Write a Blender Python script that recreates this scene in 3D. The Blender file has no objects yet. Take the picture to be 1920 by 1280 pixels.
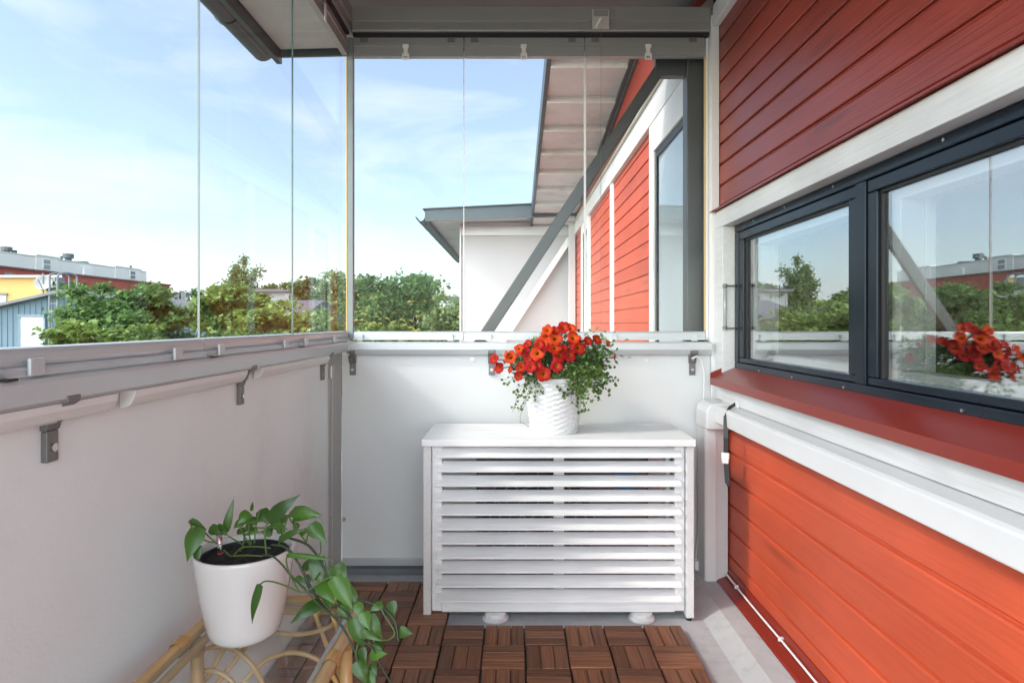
import bpy, math, random
import numpy as np
from mathutils import Vector, Matrix

S = bpy.context.scene
COL = S.collection
R = math.radians
rnd = random.Random(7)

# ------------------------------------------------------------------ camera, sky, sun, exposure
EYE = 1.153
F = 1170.0
cd = bpy.data.cameras.new("camera")
cam = bpy.data.objects.new("camera", cd)
COL.objects.link(cam)
cam.location = (0, 0, EYE)
cam.rotation_euler = (R(90), 0, 0)
cd.sensor_width = 36.0
cd.lens = F / 1920 * 36
cd.shift_x = -3 / 1920
cd.shift_y = -35 / 1920
cd.clip_start = 0.02
cd.clip_end = 4000
S.camera = cam

SUN_DIR = Vector((1.0, 0.40, -0.80)).normalized()      # the way the light travels
SUN_EL = math.asin(-SUN_DIR.z)
w = bpy.data.worlds.new("World")
S.world = w
w.use_nodes = True
nt = w.node_tree
nt.nodes.clear()
o_ = nt.nodes.new("ShaderNodeOutputWorld")
bg = nt.nodes.new("ShaderNodeBackground")
sky = nt.nodes.new("ShaderNodeTexSky")
sky.sky_type = 'NISHITA'
sky.sun_disc = False
sky.sun_elevation = SUN_EL
sky.sun_rotation = math.atan2(-SUN_DIR.x, -SUN_DIR.y)
sky.altitude = 20
sky.air_density = 1.0
sky.dust_density = 0.8
sky.ozone_density = 2.0
tc = nt.nodes.new("ShaderNodeTexCoord")
mp = nt.nodes.new("ShaderNodeMapping")
mp.inputs['Scale'].default_value = (1.3, 1.3, 4.2)
mp.inputs['Location'].default_value = (3.1, 0.7, 0.4)
nz = nt.nodes.new("ShaderNodeTexNoise")
nz.inputs['Scale'].default_value = 1.9
nz.inputs['Detail'].default_value = 7
nz.inputs['Roughness'].default_value = 0.55
nz.inputs['Distortion'].default_value = 0.5
rp = nt.nodes.new("ShaderNodeValToRGB")
rp.color_ramp.elements[0].position = 0.44
rp.color_ramp.elements[0].color = (0.22, 0.22, 0.22, 1)
rp.color_ramp.elements[1].position = 0.72
rp.color_ramp.elements[1].color = (0.9, 0.9, 0.9, 1)
mx = nt.nodes.new("ShaderNodeMix")
mx.data_type = 'RGBA'
CLOUD = (4.15, 4.45, 4.75, 1)
mx.inputs[7].default_value = CLOUD
nt.links.new(tc.outputs['Generated'], mp.inputs[0])
nt.links.new(mp.outputs[0], nz.inputs['Vector'])
nt.links.new(nz.outputs['Fac'], rp.inputs[0])
nt.links.new(rp.outputs[0], mx.inputs[0])
nt.links.new(sky.outputs[0], mx.inputs[6])
# unseen sky glow added behind the viewer to light the balcony, dimmer sky ahead
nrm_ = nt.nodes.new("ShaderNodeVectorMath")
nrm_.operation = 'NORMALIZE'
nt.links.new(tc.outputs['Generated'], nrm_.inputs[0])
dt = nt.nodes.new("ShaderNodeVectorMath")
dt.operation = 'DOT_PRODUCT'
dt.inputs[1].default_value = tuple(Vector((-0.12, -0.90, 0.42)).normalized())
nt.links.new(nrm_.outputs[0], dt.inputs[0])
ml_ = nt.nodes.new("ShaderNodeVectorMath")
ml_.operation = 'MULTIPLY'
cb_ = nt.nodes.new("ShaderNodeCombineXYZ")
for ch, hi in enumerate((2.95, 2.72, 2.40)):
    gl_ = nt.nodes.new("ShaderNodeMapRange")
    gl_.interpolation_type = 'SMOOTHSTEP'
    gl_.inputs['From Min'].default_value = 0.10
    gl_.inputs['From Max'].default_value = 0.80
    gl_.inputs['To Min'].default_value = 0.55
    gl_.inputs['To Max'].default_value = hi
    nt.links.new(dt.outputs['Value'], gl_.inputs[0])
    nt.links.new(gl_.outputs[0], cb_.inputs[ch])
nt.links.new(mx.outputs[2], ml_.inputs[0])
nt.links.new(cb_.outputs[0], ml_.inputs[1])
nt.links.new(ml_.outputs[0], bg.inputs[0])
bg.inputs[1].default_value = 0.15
nt.links.new(bg.outputs[0], o_.inputs[0])

sd = bpy.data.lights.new("sun", 'SUN')
sd.energy = 0.62
sd.angle = R(5)
sd.color = (1.0, 0.955, 0.89)
so = bpy.data.objects.new("sun", sd)
COL.objects.link(so)
so.rotation_euler = SUN_DIR.to_track_quat('-Z', 'Y').to_euler()
so.location = (-20, -10, 20)

S.view_settings.view_transform = 'Standard'
S.view_settings.look = 'None'
S.view_settings.exposure = 1.75
S.view_settings.gamma = 1.0
S.render.engine = 'CYCLES'
S.cycles.max_bounces = 10
S.cycles.diffuse_bounces = 6
S.cycles.transparent_max_bounces = 24
S.render.resolution_x = 1024
S.render.resolution_y = 682


# ------------------------------------------------------------------ helpers
def P(px, py, Y):
    """a point at distance Y seen at the given place of the 1920 wide picture"""
    return Vector(((px - 963) / F * Y, Y, EYE - (py - 605) / F * Y))


class MB:
    def __init__(self):
        self.v, self.f, self.m = [], [], []

    def add(self, vs, fs, mi=0):
        b = len(self.v)
        self.v.extend([tuple(x) for x in vs])
        self.f.extend([tuple(i + b for i in f) for f in fs])
        self.m.extend([mi] * len(fs))
        return self

    def box(self, x0, x1, y0, y1, z0, z1, mi=0):
        vs = [(x0, y0, z0), (x1, y0, z0), (x1, y1, z0), (x0, y1, z0), (x0, y0, z1), (x1, y0, z1), (x1, y1, z1), (x0, y1, z1)]
        return self.add(vs, [(0, 3, 2, 1), (4, 5, 6, 7), (0, 1, 5, 4), (1, 2, 6, 5), (2, 3, 7, 6), (3, 0, 4, 7)], mi)

    def obox(self, c, ax, ay, az, mi=0):
        """box from a centre and three half axes"""
        c, ax, ay, az = map(Vector, (c, ax, ay, az))
        vs = [c + sx * ax + sy * ay + sz * az for sz in (-1, 1) for sx, sy in ((-1, -1), (1, -1), (1, 1), (-1, 1))]
        return self.add(vs, [(0, 3, 2, 1), (4, 5, 6, 7), (0, 1, 5, 4), (1, 2, 6, 5), (2, 3, 7, 6), (3, 0, 4, 7)], mi)

    def bar(self, a, b, wdt, thk, up=(0, -1, 0), mi=0):
        a, b, up = Vector(a), Vector(b), Vector(up)
        d = (b - a)
        s = d.cross(up).normalized()
        u = s.cross(d).normalized()
        return self.obox((a + b) / 2, d / 2, s * wdt / 2, u * thk / 2, mi)

    def prism(self, poly, axis, a0, a1, mi=0, caps=True):
        """2-D outline swept along an axis: 'y' takes (x,z), 'x' takes (y,z), 'z' takes (x,y)"""
        n = len(poly)
        mk = {'y': lambda p, t: (p[0], t, p[1]), 'x': lambda p, t: (t, p[0], p[1]), 'z': lambda p, t: (p[0], p[1], t)}[axis]
        vs = [mk(p, a0) for p in poly] + [mk(p, a1) for p in poly]
        fs = [(i, (i + 1) % n, (i + 1) % n + n, i + n) for i in range(n)]
        if caps:
            fs += [tuple(range(n - 1, -1, -1)), tuple(range(n, 2 * n))]
        return self.add(vs, fs, mi)

    def sweep(self, line, axis, a0, a1, mi=0):
        """an open 2-D line swept along an axis"""
        n = len(line)
        mk = {'y': lambda p, t: (p[0], t, p[1]), 'x': lambda p, t: (t, p[0], p[1]), 'z': lambda p, t: (p[0], p[1], t)}[axis]
        vs = [mk(p, a0) for p in line] + [mk(p, a1) for p in line]
        return self.add(vs, [(i, i + 1, i + 1 + n, i + n) for i in range(n - 1)], mi)

    def tube(self, pts, r, n=8, mi=0, caps=True):
        pts = [Vector(p) for p in pts]
        k = len(pts)
        rs = r if isinstance(r, (list, tuple)) else [r] * k
        vs = []
        prev = None
        for i, p in enumerate(pts):
            d = (pts[min(i + 1, k - 1)] - pts[max(i - 1, 0)]).normalized()
            if prev is None:
                a = d.orthogonal().normalized()
            else:
                a = (prev - d * prev.dot(d))
                a = a.normalized() if a.length > 1e-6 else d.orthogonal().normalized()
            prev = a
            b = d.cross(a)
            for j in range(n):
                t = 2 * math.pi * j / n
                vs.append(p + (a * math.cos(t) + b * math.sin(t)) * rs[i])
        fs = []
        for i in range(k - 1):
            for j in range(n):
                fs.append((i * n + j, i * n + (j + 1) % n, (i + 1) * n + (j + 1) % n, (i + 1) * n + j))
        if caps:
            fs.append(tuple(range(n - 1, -1, -1)))
            fs.append(tuple(range((k - 1) * n, k * n)))
        return self.add(vs, fs, mi)

    def lathe(self, prof, c, n=32, mi=0, axis=None):
        c = Vector(c)
        M = Matrix.Identity(3) if axis is None else Vector(axis).to_track_quat('Z', 'Y').to_matrix()
        vs = []
        for r, z in prof:
            for j in range(n):
                t = 2 * math.pi * j / n
                vs.append(c + M @ Vector((r * math.cos(t), r * math.sin(t), z)))
        fs = []
        for i in range(len(prof) - 1):
            for j in range(n):
                fs.append((i * n + j, i * n + (j + 1) % n, (i + 1) * n + (j + 1) % n, (i + 1) * n + j))
        return self.add(vs, fs, mi)

    def disc(self, c, r, axis, h, n=16, mi=0):
        return self.lathe([(0.0001, 0), (r, 0), (r, h), (0.0001, h)], c, n, mi, axis)

    def build(self, name, mat, parent=None, smooth=False, bevel=0.0, seg=2, sub=0):
        me = bpy.data.meshes.new(name)
        off = wloc(parent) if parent else Vector((0, 0, 0))
        arr = np.array(self.v, dtype=np.float64) - np.array(off)
        me.from_pydata(arr.tolist(), [], self.f)
        mats = mat if isinstance(mat, (list, tuple)) else [mat]
        for m_ in mats:
            me.materials.append(m_)
        if len(mats) > 1:
            me.polygons.foreach_set('material_index', self.m)
        if smooth:
            me.polygons.foreach_set('use_smooth', [True] * len(me.polygons))
        me.update()
        o = bpy.data.objects.new(name, me)
        COL.objects.link(o)
        if parent:
            o.parent = parent
        if bevel:
            bv = o.modifiers.new("bevel", 'BEVEL')
            bv.width = bevel
            bv.segments = seg
            bv.limit_method = 'ANGLE'
            bv.angle_limit = R(40)
        if sub:
            sb = o.modifiers.new("sub", 'SUBSURF')
            sb.levels = sub
            sb.render_levels = sub
        return o


def wloc(o):
    v = Vector((0, 0, 0))
    while o:
        v += o.location
        o = o.parent
    return v


def tag(o, label, cat, group=None, kind=None):
    if label: o['label'] = label
    if cat: o['category'] = cat
    if group: o['group'] = group
    if kind: o['kind'] = kind
    return o


def thing(name, loc, label, cat, group=None):
    o = bpy.data.objects.new(name, None)
    COL.objects.link(o)
    o.location = loc
    o.empty_display_size = 0.1
    return tag(o, label, cat, group)


# ------------------------------------------------------------------ materials
def mat(name, col, rough=0.5, metal=0.0, var=0.0, vscale=6.0, bump=0.0, bscale=80.0, stretch=(1, 1, 1),
        spec=0.5, island=0.0, transl=0.0, coat=0.0, dirt=None, dscale=3.0, rvar=0.0):
    m = bpy.data.materials.new(name)
    m.use_nodes = True
    t = m.node_tree
    b = t.nodes['Principled BSDF']
    b.inputs['Roughness'].default_value = rough
    b.inputs['Metallic'].default_value = metal
    b.inputs['Specular IOR Level'].default_value = spec
    b.inputs['Coat Weight'].default_value = coat
    b.inputs['Coat Roughness'].default_value = 0.15
    L = t.links.new
    tcn = t.nodes.new('ShaderNodeTexCoord')
    mpn = t.nodes.new('ShaderNodeMapping')
    mpn.inputs['Scale'].default_value = stretch
    L(tcn.outputs['Object'], mpn.inputs[0])
    rgb = t.nodes.new('ShaderNodeRGB')
    rgb.outputs[0].default_value = (*col, 1)
    out = rgb.outputs[0]
    if var or island:
        hsv = t.nodes.new('ShaderNodeHueSaturation')
        L(out, hsv.inputs['Color'])
        val = None
        if var:
            n = t.nodes.new('ShaderNodeTexNoise')
            n.inputs['Scale'].default_value = vscale
            n.inputs['Detail'].default_value = 6
            n.inputs['Roughness'].default_value = 0.6
            L(mpn.outputs[0], n.inputs['Vector'])
            mr = t.nodes.new('ShaderNodeMapRange')
            mr.inputs['From Min'].default_value = 0.25
            mr.inputs['From Max'].default_value = 0.75
            mr.inputs['To Min'].default_value = 1 - var
            mr.inputs['To Max'].default_value = 1 + var
            L(n.outputs['Fac'], mr.inputs[0])
            val = mr.outputs[0]
        if island:
            g = t.nodes.new('ShaderNodeNewGeometry')
            mr2 = t.nodes.new('ShaderNodeMapRange')
            mr2.inputs['To Min'].default_value = 1 - island
            mr2.inputs['To Max'].default_value = 1 + island
            L(g.outputs['Random Per Island'], mr2.inputs[0])
            if val is None:
                val = mr2.outputs[0]
            else:
                mu = t.nodes.new('ShaderNodeMath')
                mu.operation = 'MULTIPLY'
                L(val, mu.inputs[0])
                L(mr2.outputs[0], mu.inputs[1])
                val = mu.outputs[0]
            mh = t.nodes.new('ShaderNodeMapRange')
            mh.inputs['To Min'].default_value = 0.5 + 0.014 * min(1, island)
            mh.inputs['To Max'].default_value = 0.5 - 0.014 * min(1, island)
            L(g.outputs['Random Per Island'], mh.inputs[0])
            L(mh.outputs[0], hsv.inputs['Hue'])
        L(val, hsv.inputs['Value'])
        out = hsv.outputs[0]
    if dirt:
        n2 = t.nodes.new('ShaderNodeTexNoise')
        n2.inputs['Scale'].default_value = dscale
        n2.inputs['Detail'].default_value = 8
        n2.inputs['Roughness'].default_value = 0.7
        L(mpn.outputs[0], n2.inputs['Vector'])
        cr = t.nodes.new('ShaderNodeValToRGB')
        cr.color_ramp.elements[0].position = 0.52
        cr.color_ramp.elements[1].position = 0.72
        L(n2.outputs['Fac'], cr.inputs[0])
        ml = t.nodes.new('ShaderNodeMath')
        ml.operation = 'MULTIPLY'
        ml.inputs[1].default_value = dirt[3]
        L(cr.outputs[0], ml.inputs[0])
        mxn = t.nodes.new('ShaderNodeMix')
        mxn.data_type = 'RGBA'
        mxn.inputs[7].default_value = (*dirt[:3], 1)
        L(ml.outputs[0], mxn.inputs[0])
        L(out, mxn.inputs[6])
        out = mxn.outputs[2]
    L(out, b.inputs['Base Color'])
    if rvar:
        n4 = t.nodes.new('ShaderNodeTexNoise')
        n4.inputs['Scale'].default_value = vscale * 1.7
        n4.inputs['Detail'].default_value = 5
        L(mpn.outputs[0], n4.inputs['Vector'])
        m4 = t.nodes.new('ShaderNodeMapRange')
        m4.inputs['From Min'].default_value = 0.3
        m4.inputs['From Max'].default_value = 0.7
        m4.inputs['To Min'].default_value = max(0.02, rough - rvar)
        m4.inputs['To Max'].default_value = rough + rvar
        L(n4.outputs['Fac'], m4.inputs[0])
        L(m4.outputs[0], b.inputs['Roughness'])
    if bump:
        n3 = t.nodes.new('ShaderNodeTexNoise')
        n3.inputs['Scale'].default_value = bscale
        n3.inputs['Detail'].default_value = 4
        L(mpn.outputs[0], n3.inputs['Vector'])
        bp = t.nodes.new('ShaderNodeBump')
        bp.inputs['Strength'].default_value = bump
        bp.inputs['Distance'].default_value = 0.004
        L(n3.outputs['Fac'], bp.inputs['Height'])
        L(bp.outputs[0], b.inputs['Normal'])
    if transl:
        tr = t.nodes.new('ShaderNodeBsdfTranslucent')
        ms = t.nodes.new('ShaderNodeMixShader')
        ms.inputs[0].default_value = transl
        L(out, tr.inputs[0])
        L(b.outputs[0], ms.inputs[1])
        L(tr.outputs[0], ms.inputs[2])
        L(ms.outputs[0], t.nodes['Material Output'].inputs[0])
    return m


def wood_grain(name, col, dark, rough=0.5, axis='y', grain=0.5, bump=0.35, rings=60.0, ramp=0.16, knots=False, coat=0.0, island=0.0):
    """painted or oiled timber: long stretched grain with knots"""
    m = bpy.data.materials.new(name)
    m.use_nodes = True
    t = m.node_tree
    L = t.links.new
    b = t.nodes['Principled BSDF']
    b.inputs['Roughness'].default_value = rough
    b.inputs['Coat Weight'].default_value = coat
    tcn = t.nodes.new('ShaderNodeTexCoord')
    mpn = t.nodes.new('ShaderNodeMapping')
    s = {'y': (17, 0.55, 17), 'x': (0.9, 14, 14), 'z': (14, 14, 0.9)}[axis]
    mpn.inputs['Scale'].default_value = s
    L(tcn.outputs['Object'], mpn.inputs[0])
    vec = mpn.outputs[0]
    if island:
        g = t.nodes.new('ShaderNodeNewGeometry')
        ad = t.nodes.new('ShaderNodeVectorMath')
        ad.operation = 'SCALE'
        cx = t.nodes.new('ShaderNodeCombineXYZ')
        for i in range(3):
            L(g.outputs['Random Per Island'], cx.inputs[i])
        L(cx.outputs[0], ad.inputs[0])
        ad.inputs['Scale'].default_value = 37.0
        ad2 = t.nodes.new('ShaderNodeVectorMath')
        L(vec, ad2.inputs[0])
        L(ad.outputs[0], ad2.inputs[1])
        vec = ad2.outputs[0]
    n1 = t.nodes.new('ShaderNodeTexNoise')
    n1.inputs['Scale'].default_value = 1.0
    n1.inputs['Detail'].default_value = 3
    n1.inputs['Distortion'].default_value = 0.5
    L(vec, n1.inputs['Vector'])
    # rings: many bands out of one smooth field
    mu = t.nodes.new('ShaderNodeMath')
    mu.operation = 'MULTIPLY'
    mu.inputs[1].default_value = rings
    L(n1.outputs['Fac'], mu.inputs[0])
    sn = t.nodes.new('ShaderNodeMath')
    sn.operation = 'SINE'
    L(mu.outputs[0], sn.inputs[0])
    n2 = t.nodes.new('ShaderNodeTexNoise')
    n2.inputs['Scale'].default_value = 9.0
    n2.inputs['Detail'].default_value = 5
    L(vec, n2.inputs['Vector'])
    ma = t.nodes.new('ShaderNodeMath')
    ma.operation = 'MULTIPLY_ADD'
    ma.inputs[1].default_value = ramp
    L(sn.outputs[0], ma.inputs[0])
    L(n2.outputs['Fac'], ma.inputs[2])
    cr = t.nodes.new('ShaderNodeValToRGB')
    cr.color_ramp.elements[0].position = 0.25
    cr.color_ramp.elements[0].color = (*dark, 1)
    cr.color_ramp.elements[1].position = 0.25 + grain
    cr.color_ramp.elements[1].color = (*col, 1)
    L(ma.outputs[0], cr.inputs[0])
    out = cr.outputs[0]
    # slow change of tone along the boards
    n5 = t.nodes.new('ShaderNodeTexNoise')
    n5.inputs['Scale'].default_value = 2.2
    n5.inputs['Detail'].default_value = 4
    L(tcn.outputs['Object'], n5.inputs['Vector'])
    mr = t.nodes.new('ShaderNodeMapRange')
    mr.inputs['From Min'].default_value = 0.3
    mr.inputs['From Max'].default_value = 0.7
    mr.inputs['To Min'].default_value = 0.86
    mr.inputs['To Max'].default_value = 1.12
    L(n5.outputs['Fac'], mr.inputs[0])
    val = mr.outputs[0]
    if island:
        mr2 = t.nodes.new('ShaderNodeMapRange')
        mr2.inputs['To Min'].default_value = 1 - island
        mr2.inputs['To Max'].default_value = 1 + island
        L(g.outputs['Random Per Island'], mr2.inputs[0])
        m5 = t.nodes.new('ShaderNodeMath')
        m5.operation = 'MULTIPLY'
        L(val, m5.inputs[0])
        L(mr2.outputs[0], m5.inputs[1])
        val = m5.outputs[0]
    hsv = t.nodes.new('ShaderNodeHueSaturation')
    L(val, hsv.inputs['Value'])
    L(out, hsv.inputs['Color'])
    L(hsv.outputs[0], b.inputs['Base Color'])
    bp = t.nodes.new('ShaderNodeBump')
    bp.inputs['Strength'].default_value = bump
    bp.inputs['Distance'].default_value = 0.003
    if knots:
        mk = t.nodes.new('ShaderNodeMapping')
        mk.inputs['Scale'].default_value = (0.75, 2.6, 0.75)
        L(vec, mk.inputs[0])
        vo = t.nodes.new('ShaderNodeTexVoronoi')
        vo.inputs['Scale'].default_value = 0.62
        L(mk.outputs[0], vo.inputs['Vector'])
        k1 = t.nodes.new('ShaderNodeMapRange')
        k1.interpolation_type = 'SMOOTHSTEP'
        k1.inputs['From Min'].default_value = 0.05
        k1.inputs['From Max'].default_value = 0.17
        k1.inputs['To Min'].default_value = 0.72
        k1.inputs['To Max'].default_value = 1.0
        L(vo.outputs['Distance'], k1.inputs[0])
        m6 = t.nodes.new('ShaderNodeMath')
        m6.operation = 'MULTIPLY'
        L(val, m6.inputs[0])
        L(k1.outputs[0], m6.inputs[1])
        L(m6.outputs[0], hsv.inputs['Value'])
    L(ma.outputs[0], bp.inputs['Height'])
    L(bp.outputs[0], b.inputs['Normal'])
    return m


def glass_mat(name, f0=0.04, k=0.96, tint=(0.97, 0.99, 0.98), veil=0.0):
    """clear pane: sees through, mirrors more at a slant (Schlick), the same from both sides"""
    m = bpy.data.materials.new(name)
    m.use_nodes = True
    t = m.node_tree
    t.nodes.clear()
    L = t.links.new
    out = t.nodes.new('ShaderNodeOutputMaterial')
    g = t.nodes.new('ShaderNodeNewGeometry')
    d = t.nodes.new('ShaderNodeVectorMath')
    d.operation = 'DOT_PRODUCT'
    L(g.outputs['Normal'], d.inputs[0])
    L(g.outputs['Incoming'], d.inputs[1])
    a = t.nodes.new('ShaderNodeMath')
    a.operation = 'ABSOLUTE'
    L(d.outputs['Value'], a.inputs[0])
    s = t.nodes.new('ShaderNodeMath')
    s.operation = 'SUBTRACT'
    s.inputs[0].default_value = 1.0
    L(a.outputs[0], s.inputs[1])
    p = t.nodes.new('ShaderNodeMath')
    p.operation = 'POWER'
    p.inputs[1].default_value = 5.0
    L(s.outputs[0], p.inputs[0])
    ma = t.nodes.new('ShaderNodeMath')
    ma.operation = 'MULTIPLY_ADD'
    ma.inputs[1].default_value = k
    ma.inputs[2].default_value = f0
    ma.use_clamp = True
    L(p.outputs[0], ma.inputs[0])
    tr = t.nodes.new('ShaderNodeBsdfTransparent')
    tr.inputs[0].default_value = (*tint, 1)
    gl = t.nodes.new('ShaderNodeBsdfGlossy')
    gl.inputs['Roughness'].default_value = 0.0
    gl.inputs['Color'].default_value = (0.95, 0.97, 0.97, 1)
    ms = t.nodes.new('ShaderNodeMixShader')
    L(ma.outputs[0], ms.inputs[0])
    L(tr.outputs[0], ms.inputs[1])
    L(gl.outputs[0], ms.inputs[2])
    L(ms.outputs[0], out.inputs[0])
    return m


M_white = mat('white_paint', (0.72, 0.72, 0.71), 0.45, var=0.03, vscale=5, bump=0.06, bscale=60)
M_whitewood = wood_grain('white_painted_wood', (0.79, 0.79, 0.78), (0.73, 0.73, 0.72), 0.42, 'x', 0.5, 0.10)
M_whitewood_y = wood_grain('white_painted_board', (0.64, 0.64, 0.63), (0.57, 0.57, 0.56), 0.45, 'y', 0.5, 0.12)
M_panel = mat('white_board_panel', (0.66, 0.66, 0.65), 0.55, var=0.035, vscale=2.2, bump=0.08, bscale=160)
M_panel_left = mat('white_stipple_panel', (0.765, 0.81, 0.81), 0.6, var=0.05, vscale=1.8, bump=0.16, bscale=120, dirt=(0.5, 0.48, 0.46, 0.25), dscale=2.2)
M_alu = mat('grey_aluminium', (0.50, 0.52, 0.53), 0.34, 0.25, var=0.04, vscale=3, stretch=(1, 0.2, 1), rvar=0.06)
M_aludark = mat('dark_grey_aluminium', (0.30, 0.30, 0.29), 0.42, 0.2, var=0.05, vscale=3)
M_castgrey = mat('grey_cast_bracket', (0.17, 0.165, 0.16), 0.45, 0.3, var=0.08, vscale=20)
M_paleplastic = mat('pale_plastic', (0.72, 0.72, 0.70), 0.35)
M_black = mat('black_plastic', (0.012, 0.012, 0.013), 0.5)
M_darkgap = mat('dark_rubber', (0.02, 0.02, 0.02), 0.8)
M_steel = mat('screw_steel', (0.55, 0.53, 0.5), 0.3, 1.0)
M_yellow = mat('yellowed_seal', (0.62, 0.42, 0.14), 0.5)
M_concrete = mat('grey_concrete', (0.44, 0.45, 0.455), 0.8, var=0.08, vscale=9, bump=0.25, bscale=140, dirt=(0.2, 0.2, 0.2, 0.35), dscale=22)
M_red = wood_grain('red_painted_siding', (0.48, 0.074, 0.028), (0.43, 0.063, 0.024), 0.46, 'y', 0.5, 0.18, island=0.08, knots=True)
M_redsheet = mat('red_sheet_metal', (0.22, 0.020, 0.010), 0.30, var=0.05, vscale=3, stretch=(1, 0.3, 1))
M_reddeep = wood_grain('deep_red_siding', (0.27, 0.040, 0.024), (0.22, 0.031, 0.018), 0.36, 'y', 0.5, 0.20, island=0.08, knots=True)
M_frame = mat('blue_black_window_frame', (0.007, 0.013, 0.021), 0.24, var=0.05, vscale=3, spec=0.25)
M_seal = mat('window_gasket', (0.006, 0.006, 0.007), 0.5)
M_glass = glass_mat('clear_glass', 0.004, 0.30, (0.985, 0.995, 0.99))
M_winglass = glass_mat('window_glass', 0.30, 0.70, (0.93, 0.95, 0.95))
M_tableglass = glass_mat('table_glass', 0.05, 0.9, (0.93, 0.97, 0.96))
M_edge = mat('glass_edge', (0.05, 0.09, 0.085), 0.2)
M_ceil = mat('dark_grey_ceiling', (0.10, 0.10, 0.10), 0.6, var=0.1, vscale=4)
M_gutter = mat('dark_green_grey_metal', (0.043, 0.056, 0.058), 0.4, 0.2, var=0.2, vscale=14)
M_soffit = mat('grey_soffit_board', (0.58, 0.60, 0.60), 0.7, var=0.08, vscale=5, dirt=(0.30, 0.27, 0.24, 0.6), dscale=1.6)
M_steelgrey = mat('grey_painted_steel', (0.085, 0.09, 0.095), 0.42, 0.1, var=0.06, vscale=8)
M_tile = wood_grain('oiled_acacia', (0.32, 0.132, 0.056), (0.110, 0.038, 0.017), 0.45, 'x', 0.6, 0.2, island=0.38, rings=16.0, ramp=0.10)
M_tile_y = wood_grain('oiled_acacia_along', (0.32, 0.132, 0.056), (0.110, 0.038, 0.017), 0.45, 'y', 0.6, 0.2, island=0.38, rings=16.0, ramp=0.10)
M_rattan = mat('honey_rattan', (0.52, 0.30, 0.11), 0.35, var=0.16, vscale=14, bump=0.1, bscale=40, coat=0.3)
M_wrap = mat('rattan_binding', (0.40, 0.21, 0.075), 0.45, var=0.2, vscale=40, bump=0.5, bscale=220)
M_pot = mat('glossy_white_pot', (0.64, 0.60, 0.575), 0.18, var=0.02, coat=0.5)
M_soil = mat('dark_soil', (0.018, 0.013, 0.010), 0.95, var=0.5, vscale=90, bump=1.0, bscale=140)
M_leaf = mat('pothos_leaf', (0.044, 0.112, 0.011), 0.33, var=0.22, vscale=24, island=0.45, transl=0.12, spec=0.5)
M_stem = mat('pothos_stem', (0.070, 0.125, 0.025), 0.45, var=0.2, vscale=20)
M_stemdark = mat('dark_stem', (0.028, 0.045, 0.018), 0.5, var=0.3, vscale=20)


# ------------------------------------------------------------------ the setting: ground, floor
GZ = -3.7
g = MB()
g.add([(-900, -300, GZ), (900, -300, GZ), (900, 2500, GZ), (-900, 2500, GZ)], [(0, 1, 2, 3)])
M_ground = mat('lawn_and_gravel', (0.22, 0.22, 0.18), 0.95, var=0.3, vscale=0.6, dirt=(0.30, 0.29, 0.27, 0.9), dscale=0.08)
tag(g.build('ground', M_ground), None, None, kind='structure')

FZ = -0.030   # bare concrete; the deck tiles' tops are at z = 0
fl = MB()
fl.prism([(-0.93, FZ), (0.755, FZ), (0.83, 0.0), (0.96, 0.0), (0.96, -0.25), (-0.93, -0.25)], 'y', -0.9, 2.93)
tag(fl.build('floor', M_concrete), None, None, kind='structure')
ke = MB()
ke.box(-0.83, 0.955, 2.93, 3.04, -0.25, -0.004)
tag(ke.build('floor_kerb', mat('shade_dark_concrete', (0.17, 0.18, 0.19), 0.8, var=0.15, vscale=9), bevel=0.004), None, None, kind='structure')  # the kerb's shade under the end wall is put into this darker colour

# ------------------------------------------------------------------ the red timber house
house = thing('timber_house', (0.97, 0, GZ), 'red clapboard house with white trim and dark framed windows running along the right side', 'house')
WX = 0.97
PITCH = 0.116


def siding(mb, z0, z1, y0, y1, x=WX, pitch=PITCH, gap=0.010, depth=0.010):
    """horizontal boards seen from -X, from the top down; each board its own strip, some in two lengths"""
    z = z1
    while z > z0 + 1e-4:
        b = max(z - pitch, z0)
        ln = [(x + depth, z), (x + 0.0030, z - 0.0025), (x, z - 0.009), (x - 0.001, b + gap + 0.003), (x + 0.002, b + gap), (x + depth, b + gap - 0.001), (x + depth, b)]
        if y0 > 0 and rnd.random() < 0.35:
            c_ = rnd.uniform(y0 + 0.3 * (y1 - y0), y1 - 0.15 * (y1 - y0))
            mb.sweep(ln, 'y', y0, c_ - 0.0012)
            mb.sweep(ln, 'y', c_ + 0.0012, y1)
        else:
            mb.sweep(ln, 'y', y0, y1)
        z = b
    return mb


siding(MB(), 0.035, 0.80, -0.9, 2.945).build('siding', M_red, house)
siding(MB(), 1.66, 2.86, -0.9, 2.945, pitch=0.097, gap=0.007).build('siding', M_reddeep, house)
siding(MB(), GZ, 2.56, 3.02, 9.9, pitch=0.118).build('siding', M_red, house)
# flat red strip above the far band and the frieze
s4 = MB().box(WX - 0.004, WX + 0.05, 3.02, 12.0, 2.74, 3.6)
s4.build('frieze', mat('smooth_red_board', (0.33, 0.045, 0.026), 0.5, var=0.05), house)
# structural wall body behind siding, with the window hole left open
b1 = MB()
b1.box(WX + 0.012, WX + 0.25, -0.9, 2.945, -0.3, 0.90)
b1.box(WX + 0.012, WX + 0.25, -0.9, 2.945, 1.64, 3.4)
b1.box(WX + 0.075, WX + 0.25, 2.84, 2.945, 0.905, 1.635)
b1.box(WX + 0.012, WX + 0.25, 2.95, 14, GZ, 3.0)
b1.box(WX + 0.075, WX + 0.25, -0.9, -0.2, 0.905, 1.635)
b1.build('wall', M_reddeep, house)

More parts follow.
